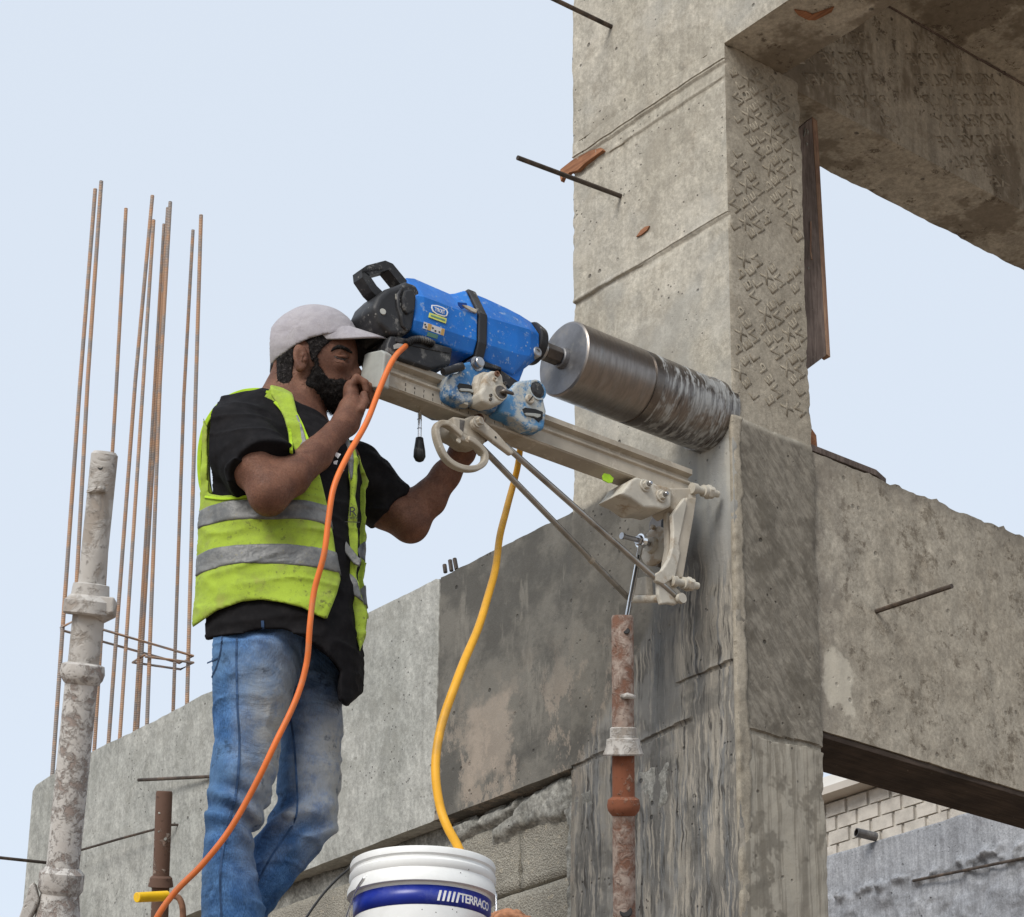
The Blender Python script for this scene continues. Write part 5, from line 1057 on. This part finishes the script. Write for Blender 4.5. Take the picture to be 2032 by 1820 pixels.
def denim():
    g = G('denim'); lz = g.z; big = g.noise(8, 4, .6, v=g.vec(g.P, (1, 1, 1.6)), dist=1.0); tw = g.noise(500, 2, .6, v=g.vec(g.P, (1, 1, .25))); m_ = g.noise(24, 5, .7, off=4)
    col = g.mix((.035, .092, .215), (.075, .165, .33), m_.gt(.35, .68)); col = g.mulc(col, g.rng(tw, .3, .7, 1.3, .75)); col = g.mulc(col, g.rng(big, .3, .7, 1.22, .78))
    # dust rubbed into thighs and knees (front of the legs)
    def dotp(v): k = g.n('ShaderNodeVectorMath'); k.operation = 'DOT_PRODUCT'; g.set(k.inputs[0], g.P); k.inputs[1].default_value = tuple(v); return S(g, k.outputs[1])
    a = dotp(RT)
    u = a-float(PO@RT)+(g.noise(9, 4, .6, off=7)-.5)*.10
    near = dotp(CD)
    uA, uB = DUST[0], DUST[1]
    nr = g.rng(near-float(PO@CD), -.02, .03); dust = nr*g.rng(u, uA-.09, uA+.015)+(1-nr)*g.rng(u, uB-.10, uB+.02)
    dust = dust*g.rng(lz, DUST[2]-.30, DUST[2]-.05)*g.rng(lz, DUST[2]+.36, DUST[2]+.10, 0, 1)
    col = g.mix(col, (.11, .20, .33), g.noise(3.5, 4, .6, off=50).gt(.45, .6)*.6)
    col = g.mix(col, (.33, .325, .30), dust*g.rng(m_, .34, .56, .55, 1)*.95)
    col = g.mix(col, (.025, .045, .08), g.noise(17, 4, .7, off=30).gt(.60, .68)*.6)
    return g.done(col, .88, g.bump(big, .016, .55, g.bump(tw+m_, .0015, .6)), spec=.15)
# ---- head, neck, arms, hands: one skin surface
WN, WF = .175, -.165
head = U(.02, ell(Pl(622, 702), (.094, .074, .100), math.radians(8)), ell(Pl(656, 725), (.052, .054, .080), math.radians(-6)), ell(Pl(660, 772), (.036, .040, .034)), cap_(Pl(618, 768, .042), Pl(660, 785, .012), .020, .018), cap_(Pl(618, 768, -.042), Pl(660, 785, -.012), .020, .018))
nose = U(.008, cap_(Pl(694, 708), Pl(707, 741), .0085, .0125), ell(Pl(708, 744), (.0125, .012, .010)), ell(Pl(700, 748, .013), (.0105, .007, .0085)), ell(Pl(700, 748, -.013), (.0105, .007, .0085)))
face = U(.012, head, cap_(Pl(691, 693, .004), Pl(676, 697, .050), .0085, .007), cap_(Pl(691, 693, -.004), Pl(676, 697, -.050), .0085, .007), ell(Pl(674, 726, .038), (.013, .014, .011)), ell(Pl(674, 726, -.038), (.013, .014, .011)), ell(Pl(689, 762), (.013, .024, .018)))
def skin_head(p):
    d = face(p)
    for s in (1, -1):
        d = smax(d, -ell(Pl(689, 708, .042*s), (.010, .016, .008))(p), .014)
        d = smin(d, ell(Pl(680, 709, .036*s), (.0115, .014, .0085))(p), .004); d = smax(d, -cap_(Pl(691, 712, .022*s), Pl(674, 710, .058*s), .0014)(p), .003)
    d = smin(d, nose(p), .008)
    d = smax(d, -ell(Pl(705, 753, .007), (.004, .003, .003))(p), .003)
    d = smin(d, U(.006, cap_(Pl(694, 757, .0), Pl(688, 757, .020), .0065, .004), cap_(Pl(693, 765, .0), Pl(687, 764, .018), .007, .004))(p), .005)
    # near ear with its bowl
    ear = ell(Pl(596, 708, .078), (.0165, .0075, .030), math.radians(10), math.radians(16)); e2 = ell(Pl(596, 729, .076), (.010, .006, .011))
    d = smin(d, smin(ear(p), e2(p), .008), .006); d = smax(d, -ell(Pl(599, 710, .087), (.0095, .0065, .019), math.radians(12))(p), .004)
    d = smin(d, cap_(Pl(601, 702, .084), Pl(598, 716, .084), .0022, .0022)(p), .003); d = smin(d, ell(Pl(606, 714, .082), (.0045, .004, .006))(p), .003)
    d = smin(d, ell(Pl(596, 708, -.076), (.016, .007, .028))(p), .006)
    return d
neck = U(.03, cap_(Pl(572, 818, .0), Pl(594, 756, .0), .058, .057), cap_(Pl(558, 840), Pl(575, 785), .06, .054))
# near arm
NS, NE, NW = Pl(480, 880, .140), Pl(535, 974, .225), Pl(687, 838, .070)
arm_n = U(.03, chain([NS, Pl(505, 930, .21), NE], [.048, .044, .038], .02), chain([NE, Pl(578, 946, .200), Pl(626, 903, .145), NW], [.034, .038, .033, .0255], .015), ell(Pl(532, 992, .226), (.029, .030, .029), math.radians(30)))
# far arm
FS, FE, FW = Pl(712, 940, -.17), Pl(812, 1034, -.20), Pl(917, 898, -.190)
arm_f = U(.03, chain([FS, Pl(770, 1005, -.20), FE], [.058, .050, .040], .02), chain([FE, Pl(850, 990, -.205), Pl(886, 942, -.20), FW], [.036, .038, .031, .0245], .015), ell(Pl(817, 1047, -.20), (.026, .034, .024), math.radians(-30)))
def fing(pts, r): return chain(pts, [r, r*.97, r*.93, r*.85][:len(pts)], .003)
hand_n = U(.012, chain([NW, Pl(697, 812, .060)], [.030, .029], .01), ell(Pl(699, 796, .046), (.019, .028, .034), math.radians(12)), ell(Pl(697, 773, .038), (.016, .026, .020)))
fn = [fing([Pl(697, 764, .060), Pl(708, 750, .060), Pl(724, 760, .056), Pl(727, 776, .052)], .0086), fing([Pl(697, 768, .041), Pl(712, 754, .040), Pl(732, 768, .038), Pl(730, 786, .034)], .0090),
      fing([Pl(698, 776, .022), Pl(715, 764, .020), Pl(737, 781, .020), Pl(732, 797, .018)], .0086), fing([Pl(700, 786, .004), Pl(717, 778, .002), Pl(736, 794, .002), Pl(729, 806, .004)], .0083),
      fing([Pl(703, 820, .078), Pl(716, 812, .076), Pl(724, 797, .066), Pl(722, 783, .062)], .0105)]
hand_f = U(.012, chain([FW, Pl(926, 880, -.185)], [.031, .029], .01), ell(Pl(930, 866, -.180), (.034, .020, .036)))
ff = [fing([Pl(912+i*12, 858, -.180), Pl(910+i*12, 838, -.172), Pl(916+i*12, 829, -.148), Pl(920+i*12, 838, -.130)], .0093) for i in range(4)]+[fing([Pl(948, 876, -.175), Pl(960, 868, -.155), Pl(962, 852, -.135)], .0105)]
trunk = U(.05, cap_(Pl(560, 880), Pl(560, 1200), .11, .11), cap_(NS, FS, .06, .06), cap_(Pl(515, 1300, .07), Pl(482, 1540, .07), .055, .035), cap_(Pl(482, 1540, .07), Pl(452, 1700, .07), .034, .03), cap_(Pl(452, 1700, .07), Pl(462, 1960, .07), .03, .03), cap_(Pl(620, 1320, -.08), Pl(615, 1560, -.07), .045, .035), cap_(Pl(615, 1570, -.07), Pl(525, 1740, -.075), .030, .022), cap_(Pl(525, 1740, -.075), Pl(468, 1900, -.075), .020, .018))
def skin_f(p):
    d = smin(skin_head(p), neck(p), .02); d = smin(d, trunk(p), .04); d = smin(d, arm_n(p), .02); d = smin(d, arm_f(p), .02)
    h1 = hand_n(p)
    for i, q in enumerate(fn): h1 = smin(h1, q(p), .0022)
    h2 = hand_f(p)
    for q in ff: h2 = smin(h2, q(p), .0025)
    return smin(smin(d, h1, .012), h2, .012)+.0012*vn(p, 26, 3)
def bounds(pts, pad):
    a = np.array(pts); return a.min(0)-pad, a.max(0)+pad
feet_z = Pl(470, 2010, 0)[2]
man = thing('person', 'man in grey cap, black polo and lime yellow vest bending behind the drill rail', 'person', to_world(np.array([[Pl(520, 1800)[0], 0, feet_z]]))[0])
def part(nm, f, lo, hi, h, mat, parent=man, it=2): return link(nm, smooth_mesh(iso(f, lo, hi, h), it), M[mat], parent, smooth=True)
lo, hi = bounds([Pl(395, 1900, .3), Pl(965, 640, -.27)], .03)
part('body', skin_f, lo, hi, .0030, 'skin')
# hair, beard, eye and brow
def rough_(p, a, s, sd): return a*(vn(p, s, sd)+.6*vn(p, s*2.3, sd+1))
hair_c = polyc([(548,700),(600,668),(655,655),(668,668),(640,690),(630,706),(619,720),(614,700),(612,682),(600,672),(584,688),(582,716),(580,748),(570,772),(550,756)], .06)
part('hair', lambda p: np.maximum(smin(head(p), neck(p), .02)-.0035+rough_(p, .0016, 160, 5), hair_c(p)), *bounds([Pl(535, 790, .1), Pl(690, 640, -.1)], .01), .0028, 'hair')
beard_c = polyc([(621,700),(632,704),(635,728),(645,748),(662,756),(680,753),(694,757),(694,763),(700,772),(694,800),(680,816),(664,820),(645,808),(622,796),(606,784),(598,768),(604,756),(617,742),(621,722)], .03)
bb_ = U(.02, head, ell(Pl(664, 776), (.042, .043, .040)), ell(Pl(634, 762), (.042, .058, .034)), ell(Pl(667, 792), (.028, .030, .026)))
part('beard', lambda p: smax(bb_(p)-.0025+rough_(p, .0026, 120, 8)-.002*np.abs(vn(p, 300, 2)), beard_c(p)+rough_(p, .004, 90, 13), .004), *bounds([Pl(585, 840, .1), Pl(715, 680, -.1)], .01), .0028, 'beard')
part('moustache', lambda p: U(.004, cap_(Pl(701, 755, .004), Pl(686, 760, .027), .0052, .0035), cap_(Pl(701, 755, -.004), Pl(686, 760, -.027), .0052, .0035))(p)+rough_(p, .0012, 200, 3), *bounds([Pl(670, 775, .06), Pl(712, 745, -.06)], .01), .0024, 'beard', it=1)
MARCH = 1
for s in (-1,): part('eyebrow', lambda p: cap_(Pl(688, 694, .014*s), Pl(668, 691, .056*s), .0042, .003)(p)+rough_(p, .001, 200, 3), *bounds([Pl(655, 705, .075*s), Pl(700, 680, 0)], .01), .0022, 'beard', it=1)
for s in (-1,): part('eye', lambda p: cap_(Pl(690.5, 711, .026*s), Pl(679, 711.5, .049*s), .0028, .0020)(p), *bounds([Pl(665, 722, .065*s), Pl(700, 700, 0)], .006), .0018, 'eye', it=1)
def onsk(px, f, up=0.0, w_hi=.12):
    out = []
    for x, y in px:
        w_ = w_hi
        for _ in range(80):
            d = f(Pl(x, y, w_)[None])[0]
            if d < .0005: break
            w_ -= max(.0006, d*.8)
        out.append(to_world(Pl(x, y, w_+up)[None])[0])
    return out
link('eyebrow', tube(onsk([(657,697),(662,692),(670,688.5),(679,689.5),(689,694),(698,700)], skin_head, .0006), [.0012, .0034, .0045, .0046, .0040, .0022], 7), M['beard'], man, smooth=True)
link('eye', tube(onsk([(664,707),(669,711),(676,713),(684,713.5),(690,711)], skin_head, .0004), [.0007, .0016, .0020, .0019, .0008], 6), M['eye'], man, smooth=True)
link('eyelid', tube(onsk([(662,705),(668,706.5),(676,707.5),(685,708),(692,707)], skin_head, .0002), [.0008, .0026, .0032, .0028, .0010], 7), M['skin'], man, smooth=True)
link('eye_bag', tube(onsk([(663,715),(670,719),(679,720),(688,718)], skin_head, -.0004), [.0006, .0020, .0022, .0010], 6), M['skin'], man, smooth=True)
link('cheek_crease', tube(onsk([(700,742),(694,750),(689,757)], skin_head, -.0004), [.0006, .0018, .0008], 6), M['skin'], man, smooth=True)
def strands(nm, src, n, ln, parent, seed, keep=None, down=.6):
    rnd = np.random.RandomState(seed); me0 = src.data; nv = len(me0.vertices); co = np.empty(nv*3, np.float32); no = np.empty(nv*3, np.float32)
    me0.vertices.foreach_get('co', co); me0.vertex_normals.foreach_get('vector', no) if hasattr(me0, 'vertex_normals') else me0.vertices.foreach_get('normal', no)
    co = co.reshape(-1, 3); no = no.reshape(-1, 3); idx = rnd.choice(nv, min(n, nv), replace=False); V, Fc = [], []
    for i in idx:
        a = co[i]; d = no[i]+np.array([0, 0, -down])+rnd.uniform(-.55, .55, 3); d /= np.linalg.norm(d); L = ln*rnd.uniform(.5, 1.2); s_ = np.cross(d, rnd.uniform(-1, 1, 3)); s_ /= np.linalg.norm(s_)+1e-6; s_ *= .00045; t = np.cross(d, s_)
        k = len(V); V += [a+s_, a-s_*.5+t, a-s_*.5-t, a+d*L+np.array([0, 0, -L*.25])]; Fc += [(k, k+1, k+3), (k+1, k+2, k+3), (k+2, k, k+3)]
    o = link(nm, mesh(V, Fc), M['beard'], parent); o['kind'] = 'stuff'; return o
bo_ = [c for c in man.children if c.name.startswith('beard')][0]; strands('beard_strands', bo_, 5200, .0085, bo_, 3)
ho_ = [c for c in man.children if c.name.startswith('hair')][0]; strands('hair_strands', ho_, 2600, .006, ho_, 4, down=.9)
# ---- cap
crown_e = ell(Pl(621, 694), (.1045, .084, .098), math.radians(6)); crown_t = ell(Pl(628, 680), (.086, .076, .078))
cutn = polyc([(530,740),(548,714),(567,700),(588,684),(615,671),(645,663),(668,663),(700,668),(716,668),(716,560),(500,560),(500,740)], .05)
cap_o = thing('cap', 'light grey baseball cap with a curved peak, worn by the man', 'cap', to_world(np.array([Pl(621, 690)]))[0])
def crown(p): d = U(.02, crown_e, crown_t)(p)+.0012*vn(p, 20, 4)+.0010*np.abs(vn(p*np.array([1, 1, 3]), 30, 6)); return d
M['cap'] = cloth('grey_cap_cloth', (.37, .35, .37), (.33, .31, .335), bump=.0008, fold=16); M['cap_dark'] = plain('dark_peak_lining', (.055, .05, .055), .85)  # the peak's underside is much darker than the cloth on top
cp_ = part('crown', lambda p: smax(crown(p), cutn(p), .003), *bounds([Pl(530, 740, .11), Pl(720, 600, -.11)], .01), .0030, 'cap', cap_o)
# peak: curved sheet with thickness
V, Fc = [], []; nu, nw = 16, 28; c0 = Pl(621, 690)
tip = Pl(762, 684); root = Pl(694, 664)
for j in range(nw+1):
    a_ = math.radians(-82+164*j/nw); w_ = math.sin(a_)
    for i in range(nu+1):
        s = i/nu; r0u, r0w = .090, .079; ln = .086*(max(0, math.cos(a_))**.55)
        u = c0[0]+.0*s+r0u*math.cos(a_)*.93+s*ln; b = -(r0w*w_*(1-.06*s)); dropw = .034*(abs(w_)**2)
        v = root[2]+.004-.0215*s*(.6+.4*s)-dropw*(.45+.55*min(1, s*2))+.004*(1-s); V.append((u, b, v))
n1 = nu+1
for j in range(nw):
    for i in range(nu): Fc.append((j*n1+i, j*n1+i+1, (j+1)*n1+i+1, (j+1)*n1+i))
pk_me = mesh(to_world(np.array(V)), Fc); pk_o = link('peak', pk_me, [M['cap'], M['cap_dark']], cap_o, smooth=True); s_ = pk_o.modifiers.new('s', 'SOLIDIFY'); s_.thickness = .004; s_.offset = -1; s_.material_offset = 1; s_.material_offset_rim = 0
# make sure the outer (upper) side carries the grey cloth
if sum(p.normal.z for p in pk_me.polygons) < 0: pk_me.flip_normals()
link('strap', tube([to_world(np.array([Pl(x, y, w_)]))[0] for x, y, w_ in ((548,712,.030),(541,726,.026),(540,738,.018),(546,747,.010),(542,737,-.02),(548,716,-.03))], .0055, 8), M['rubber'], cap_o, smooth=True)
link('button', lathe(to_world(np.array([Pl(622, 617)]))[0], (0, 0, 1), [(-.002, .007), (.002, .006), (.0035, .003)], 12), M['cap'], cap_o, smooth=True)
# ---- shirt
armh = polyc([(537,782),(530,700),(440,700),(400,760),(404,830),(412,850),(412,905),(413,950),(416,980),(440,984),(490,980),(575,955),(575,900),(572,860),(564,830),(552,806)], .12)
torso_px = [(398,1000),(393,930),(402,880),(423,846),(456,821),(500,807),(538,799),(570,811),(600,824),(628,838),(652,856),(674,876),(700,890),(712,930),(708,1000),(706,1100),(708,1180),(714,1240),(716,1300),(714,1480),(700,1540),(560,1560),(420,1560),(392,1500),(388,1272),(396,1200),(400,1100)]
torso = pillow(torso_px, 0, .125, .036)
def wrinkle(p, a=1.0):
    q = p*np.array([1, 1, 2.2]); w1 = q+.04*vn(p, 7, 50)[:, None]; r1 = 1-np.abs(vn(w1*np.array([.8, .8, 1.3]), 9, 54))*2.6
    return a*(.0036*vn(w1, 13, 51)+.0018*vn(q, 31, 52)-.0042*np.clip(r1, 0, 1)**2)
hem = polyc([(380,700),(380,1262),(396,1306),(405,1300),(396,1270),(430,1262),(521,1248),(560,1249),(604,1262),(632,1283),(655,1300),(676,1332),(677,1388),(686,1397),(720,1372),(760,1200),(760,700)], .06)
sl_n = U(.03, cap_(Pl(474, 874, .135), Pl(521, 934, .210), .077, .0735)); sl_cut = (Pl(519, 928, .215), (Pl(545, 966, .235)-Pl(468, 850, .16)))
sl_f = U(.03, cap_(Pl(700, 935, -.15), Pl(765, 1000, -.20), .070, .0635)); sf_cut = (Pl(776, 1012, -.20), (Pl(800, 1030, -.20)-Pl(715, 945, -.17)))
def plane(c): n_ = c[1]/np.linalg.norm(c[1]); return lambda p: (p-c[0])@n_
pn, pf = plane(sl_cut), plane(sf_cut)
collar = lambda p: np.abs(chain([Pl(560, 808, .0), Pl(578, 790, 0)], [.077, .074])(p))-.004
def shirt_core(p):
    d = smax(torso(p), hem(p), .006); n_ = smax(sl_n(p)+.003*vn(p, 18, 44), pn(p), .004); f_ = smax(sl_f(p)+.004*vn(p*np.array([1, 1, 1]), 20, 47), pf(p), .004)
    return smin(smin(d, n_, .022), f_, .02)
neck_hole = chain([Pl(590, 826, .02), Pl(596, 760, 0)], [.058, .062])
coll_c = polyc([(536,768),(545,766),(560,775),(590,800),(625,833),(634,850),(627,862),(614,830),(600,840),(585,825),(560,800),(530,786)], .05)
def shirt_f(p):
    d = shirt_core(p)-.001+wrinkle(p)-.014*np.clip(-armh(p)/.02+1.2, 0, 1)*np.clip((Pl(470, 900)[0]-p[:, 0])/.05, 0, 1); c = smax(np.abs(chain([Pl(572, 834), Pl(584, 770, 0)], [.074, .068])(p))-.0045, coll_c(p), .003); d = smin(d, c, .004)
    return smax(d, -neck_hole(p)-.002, .004)
lo, hi = bounds([Pl(380, 1400, .32), Pl(815, 760, -.28)], .02)
part('polo_shirt', shirt_f, lo, hi, .0040, 'shirt')
# ---- vest
near_open = polyc([(640,700),(578,770),(590,820),(606,874),(616,892),(636,948),(650,1005),(661,1061),(668,1110),(676,1150),(668,1180),(648,1230),(640,1300),(760,1420),(760,700)], .10)      # right of the near front edge
hemv = polyc([(300,700),(300,1300),(393,1238),(430,1212),(480,1194),(517,1190),(560,1196),(600,1206),(630,1222),(648,1229),(800,1229),(800,700)], .10)
def near_side(p): return -(p[:, 1]+.0)-.0     # >0 towards the viewer
vt = U(.02, torso, cap_(Pl(410, 905, .04), Pl(402, 1180, .02), .01, .01))
def vest_near(p):
    d = torso(p)-.0105+wrinkle(p, 1.1); d = np.maximum(d, -near_open_in(p)); return d
def vest_f(p):
    t = torso(p); d = t-.0115+wrinkle(p, 1.15)-.003*np.clip((Pl(500, 1100)[2]-p[:, 2])*3, 0, 1)
    front = -p[:, 1] > -.035
    cut = np.where(front, -near_open(p), -1.0)                # the front is open between the two edges
    d = smax(d, cut, .004); d = smax(d, hemv(p), .004); d = smax(d, -armh(p), .004)
    return smax(d, -(t+.010), .002)
lo, hi = bounds([Pl(380, 1320, .2), Pl(740, 770, -.2)], .02)
vo = part('safety_vest', vest_f, lo, hi, .0040, 'vest')
zU0, zU1, zL0, zL1 = Pl(480, 1036, .155)[2], Pl(480, 1003, .155)[2], Pl(480, 1124, .155)[2], Pl(480, 1091, .155)[2]
def band_f(z0, z1):
    def f(p): zw = .004*vn(p, 9, 61); return np.maximum(vest_f(p)-.0030, np.maximum(z0-.004-p[:, 2]+zw, p[:, 2]-z1-.004-zw))
    return f
part('reflective_band', band_f(zU0, zU1), lo, hi, .0040, 'refl', vo); part('reflective_band', band_f(zL0, zL1), lo, hi, .0040, 'refl', vo)
def onsurf(pts, f, up, w_hi=.22, w_lo=-.1):
    """march from the viewer's side until the garment is met"""
    out = []
    for x, y in pts:
        w_ = w_hi
        for _ in range(90):
            d = f(Pl(x, y, w_)[None])[0]
            if d < .0006 or w_ < w_lo: break
            w_ -= max(.0008, d*.7)
        if w_ < w_lo: continue
        out.append(to_world(Pl(x, y, w_+up)[None])[0])
    return out
def ribbon(nm, px, wd, f, mat, th=.004, parent=vo, up=.002, n=6, w_hi=.22):
    pts = onsurf([tuple(q) for q in spline([(a, b, 0) for a, b in px], n) for q in [q[:2]]], f, up, w_hi); return link(nm, bar(pts, th, wd, CD), M[mat], parent, smooth=False, bevel=.0012)
# strap over the near shoulder, with grey tape between lime edges
P_ = ribbon('front_strap', ((530,781),(552,792),(572,812),(586,838),(596,866),(604,890),(612,915)), .021, shirt_f, 'vest', .007, up=.004)
ribbon('strap_tape', ((584,826),(593,850),(600,874),(606,900)), .015, shirt_f, 'refl', .004, up=.0085)
ribbon('piping', ((528,778),(556,788),(580,811),(596,838),(606,862),(615,884),(626,915)), .0065, shirt_f, 'trim', .006, up=.007); ribbon('piping', ((545,798),(560,815),(572,842),(577,868),(578,900)), .0065, shirt_f, 'trim', .006, up=.007)
edge_px = ((542,785),(520,781),(500,781),(478,785),(452,797),(427,821),(409,852),(400,890),(398,930),(401,965),(408,990))
link('back_edge', bar(spline([PW(x, y, .055) for x, y in edge_px], 5), .035, .0095, CD), M['trim'], vo, bevel=.002)
link('vest_lining', bar(spline([PW(x+dx, y+dy, .03) for (x, y), dx, dy in zip(edge_px[3:], (2, 5, 7, 9, 10, 10, 10, 9), (9, 8, 6, 3, 0, 0, 0, -4))], 5), .03, .016, CD), M['vest'], vo, bevel=.002)
ribbon('piping', ((406,986),(440,990),(470,988),(492,985)), .006, vest_f, 'trim', .004, up=.002)
# far front of the vest: strap and panel
far_up = [(668,870),(684,866),(702,890),(711,915),(707,950),(704,985),(708,1010),(709,1060),(707,1110),(708,1150),(716,1185),(733,1216),(728,1250),(722,1275),(714,1291),(706,1262),(700,1226),(688,1196),(680,1160),(672,1120),(665,1080),(662,1062),(675,1042),(690,1022),(696,1000),(693,960),(688,925),(678,895)]
fpl = pillow(far_up, -.005, .012, .0)
def far_f(p):
    g_ = far_poly(p); t = torso(p)
    base = np.maximum(g_, np.abs(p[:, 1]+far_w(p))-.010); return base+wrinkle(p, .8)
far_poly = polyc(far_up, .05)
def far_w(p): zt0_, zb0_ = Pl(700, 880)[2], Pl(700, 1290)[2]; t = np.clip((zt0_-p[:, 2])/(zt0_-zb0_), 0, 1); return .085-.035*t+.0*p[:, 0]
fo = part('far_front', far_f, *bounds([Pl(650, 1300, .14), Pl(745, 860, 0)], .01), .0036, 'vest', vo)
def far_sub(px, nm, mat, grow=.003, z=None):
    g_ = polyc(px); part(nm, lambda p: np.maximum(np.maximum(g_(p), far_poly(p)-.001), np.abs(p[:, 1]+far_w(p))-.010-grow+wrinkle(p, .8)), *bounds([Pl(650, 1300, .16), Pl(745, 860, 0)], .01), .0034, mat, fo)
far_sub(((690,868),(700,892),(703,915),(700,945),(697,960),(690,925),(680,890),(676,872)), 'reflective_band', 'refl')
far_sub(((676,1150),(680,1128),(700,1142),(735,1180),(735,1206),(700,1180)), 'reflective_band', 'refl')
pb_ = [to_world(Pl(x, y, .085)[None])[0] for x, y in ((664,1062),(676,1058),(690,1080),(712,1108),(718,1112),(713,1126),(702,1120),(680,1092),(668,1078))]
link('pocket_flap', prism(pb_, CD*.008), M['refl'], fo, bevel=.002)
tx = text_mesh('R', .030, .0004); tx2 = text_mesh('rem', .012, .0004)
def on_w(me, x, y, w_, ang=0): me.transform(Matrix.Rotation(ang, 4, 'Z')); me.transform(basis(to_world(Pl(x, y, w_)[None])[0], RT, (0, 0, 1), CD)); return me
link('vest_lettering', join([on_w(tx, 700, 1016, .092), on_w(tx2, 699, 1027, .092, .05), on_w(prism([(-.016, -.0008, 0), (.016, -.0008, 0), (.016, .0008, 0), (-.016, .0008, 0)], (0, 0, .0004)), 699, 1036, .092, -.05)]), M['print_dark'], fo)
lg_pts = [((-.010, .022), (-.002, .010), (.010, .004), (.004, -.006), (-.006, .004), (-.008, .016)), ((-.004, -.012), (.004, -.010), (.002, -.020), (-.006, -.018)), ((.004, -.030), (.012, -.024), (.018, -.034), (.012, -.036))]
lgm = join([prism([(a, b, 0) for a, b in q], (0, 0, .0006)) for q in lg_pts]); wl = 0
pt0 = onsurf([(667, 905)], shirt_f, .002)[0]; lgm.transform(basis(pt0, RT, (0, 0, 1), CD)); link('chest_logo', lgm, M['print_white'], man)
# ---- jeans
near_leg = [(404,1240),(399,1290),(402,1325),(412,1345),(421,1360),(424,1430),(428,1500),(420,1555),(412,1600),(406,1650),(401,1708),(402,1780),(404,1850),(402,1960),(520,1960),(528,1850),(522,1800),(510,1750),(498,1690),(503,1650),(513,1624),(526,1612),(532,1590),(528,1580),(546,1545),(552,1515),(556,1460),(570,1400),(584,1345),(596,1300),(604,1262),(600,1240)]
far_leg = [(560,1240),(640,1270),(668,1310),(676,1340),(679,1420),(677,1500),(675,1560),(672,1612),(662,1645),(640,1668),(625,1684),(604,1714),(584,1742),(562,1772),(530,1815),(500,1870),(470,1960),(400,1960),(440,1850),(470,1780),(492,1720),(508,1668),(530,1630),(546,1612),(552,1600),(551,1550),(556,1470),(560,1400)]
nl_ = pillow(near_leg, .076, .080, .002); fl_ = pillow(far_leg, -.075, .078, .0)
hips = ell(Pl(530, 1290, .0), (.10, .135, .10))
def fold(p, c, ax, amp, sc, sd): q = p-c; g_ = np.exp(-(q[:, 2]/.06)**2); return g_*amp*np.sin((q[:, 2]*1.0+q[:, 0]*ax)*sc+2*vn(p, 12, sd))
K1, K2 = Pl(510, 1605, .1), Pl(640, 1640, -.02)
def jeans_f(p):
    d = smin(smin(nl_(p), fl_(p), .010), smax(hips(p), -(p[:, 2]-Pl(500, 1380)[2])*0-1, .01), .02)
    d = smax(d, p[:, 2]-Pl(520, 1222)[2], .004)
    q = p*np.array([1, 1, 1.9]); d = d-.0045*np.clip(1-np.abs(vn(q*np.array([.7, .7, 1.2])+.05*vn(p, 6, 77)[:, None], 10, 78))*2.8, 0, 1)**2+.004*vn(q+.05*vn(p, 7, 70)[:, None], 12, 71)+.0022*vn(p*np.array([1, 1, 3]), 20, 72)
    a = -p[:, 1]-.0
    d = d+np.where(p[:, 1] < -.01, fold(p, K1, .5, .0085, 110, 73), 0)+np.where(p[:, 1] > -.02, fold(p, K2, -.55, .0075, 95, 74), 0)
    d = d+.004*np.exp(-((p[:, 2]-Pl(560, 1300)[2]+(p[:, 0]-K1[0])*.35)/.012)**2)*(p[:, 1] < 0)
    return d
DUST = (Pl(540, 1500, .1)[0], Pl(665, 1500, -.05)[0], Pl(600, 1570)[2]); M['denim'] = denim()
lo, hi = bounds([Pl(392, 1950, .2), Pl(690, 1215, -.2)], .02)
jo = part('jeans', jeans_f, lo, hi, .0040, 'denim')
M['stitch'] = plain('seam_stitching', (.10, .17, .27), .8, var=.3); M['seam'] = plain('denim_seam', (.035, .075, .16), .85, var=.3)
def seam(px, wd, mat, th=.0018): pts = onsurf([tuple(q[:2]) for q in spline([(a, b, 0) for a, b in px], 8)], jeans_f, .0006, .24, -.16); return link('seam', bar(pts, th, wd, CD), M[mat], jo)
seam(((470,1262),(469,1310),(471,1400),(475,1470),(472,1540),(465,1590),(452,1640),(440,1700),(437,1760),(440,1830)), .004, 'seam')
seam(((575,1420),(583,1470),(588,1540),(590,1600),(583,1632),(560,1668),(535,1705),(512,1750)), .004, 'seam')
seam(((441,1256),(438,1290),(430,1322),(420,1345)), .003, 'seam'); seam(((411,1316),(420,1312),(432,1306)), .003, 'seam')
ribbon('shirt_slit', ((521,1232),(522,1252)), .006, shirt_f, 'seam', .003, man, up=.001)
# boots and the plank he stands on (below the frame)
M['boot'] = plain('dusty_boot', (.12, .085, .06), .8, dust=(.4, .36, .3))
for i, (x, w_) in enumerate(((462, .085), (500, -.075))):
    a = Pl(x, 1990, w_)
    part('boot', U(.03, cap_(a+[0, 0, .03], a+[-.01, 0, .14], .055, .05), cap_(a+[-.02, 0, .01], a+[.17, 0, -.005], .05, .04)), *bounds([a+[-.1, -.08, -.07], a+[.25, .08, .22]], .02), .006, 'boot')
# ================================================================ WHAT THEY STAND ON (below the frame)
zp = min(feet_z-.062, BC.z-.371)
pk = thing('scaffold_platform', 'timber scaffold platform under the man and the bucket', 'scaffold', (-.3, -1.4, zp))
for i in range(5):
    c = PO+RT*(-.55)+CD*(-.42+i*.215); pts = [c, c+RT*1.5, c+RT*1.5+CD*.205, c+CD*.205]; link('plank', prism([(p[0], p[1], zp-.04) for p in pts], (0, 0, .038)), M['wood_dark'], pk, bevel=.003)
print('FEET', feet_z, 'BUCKET BOTTOM', BC.z-.37)
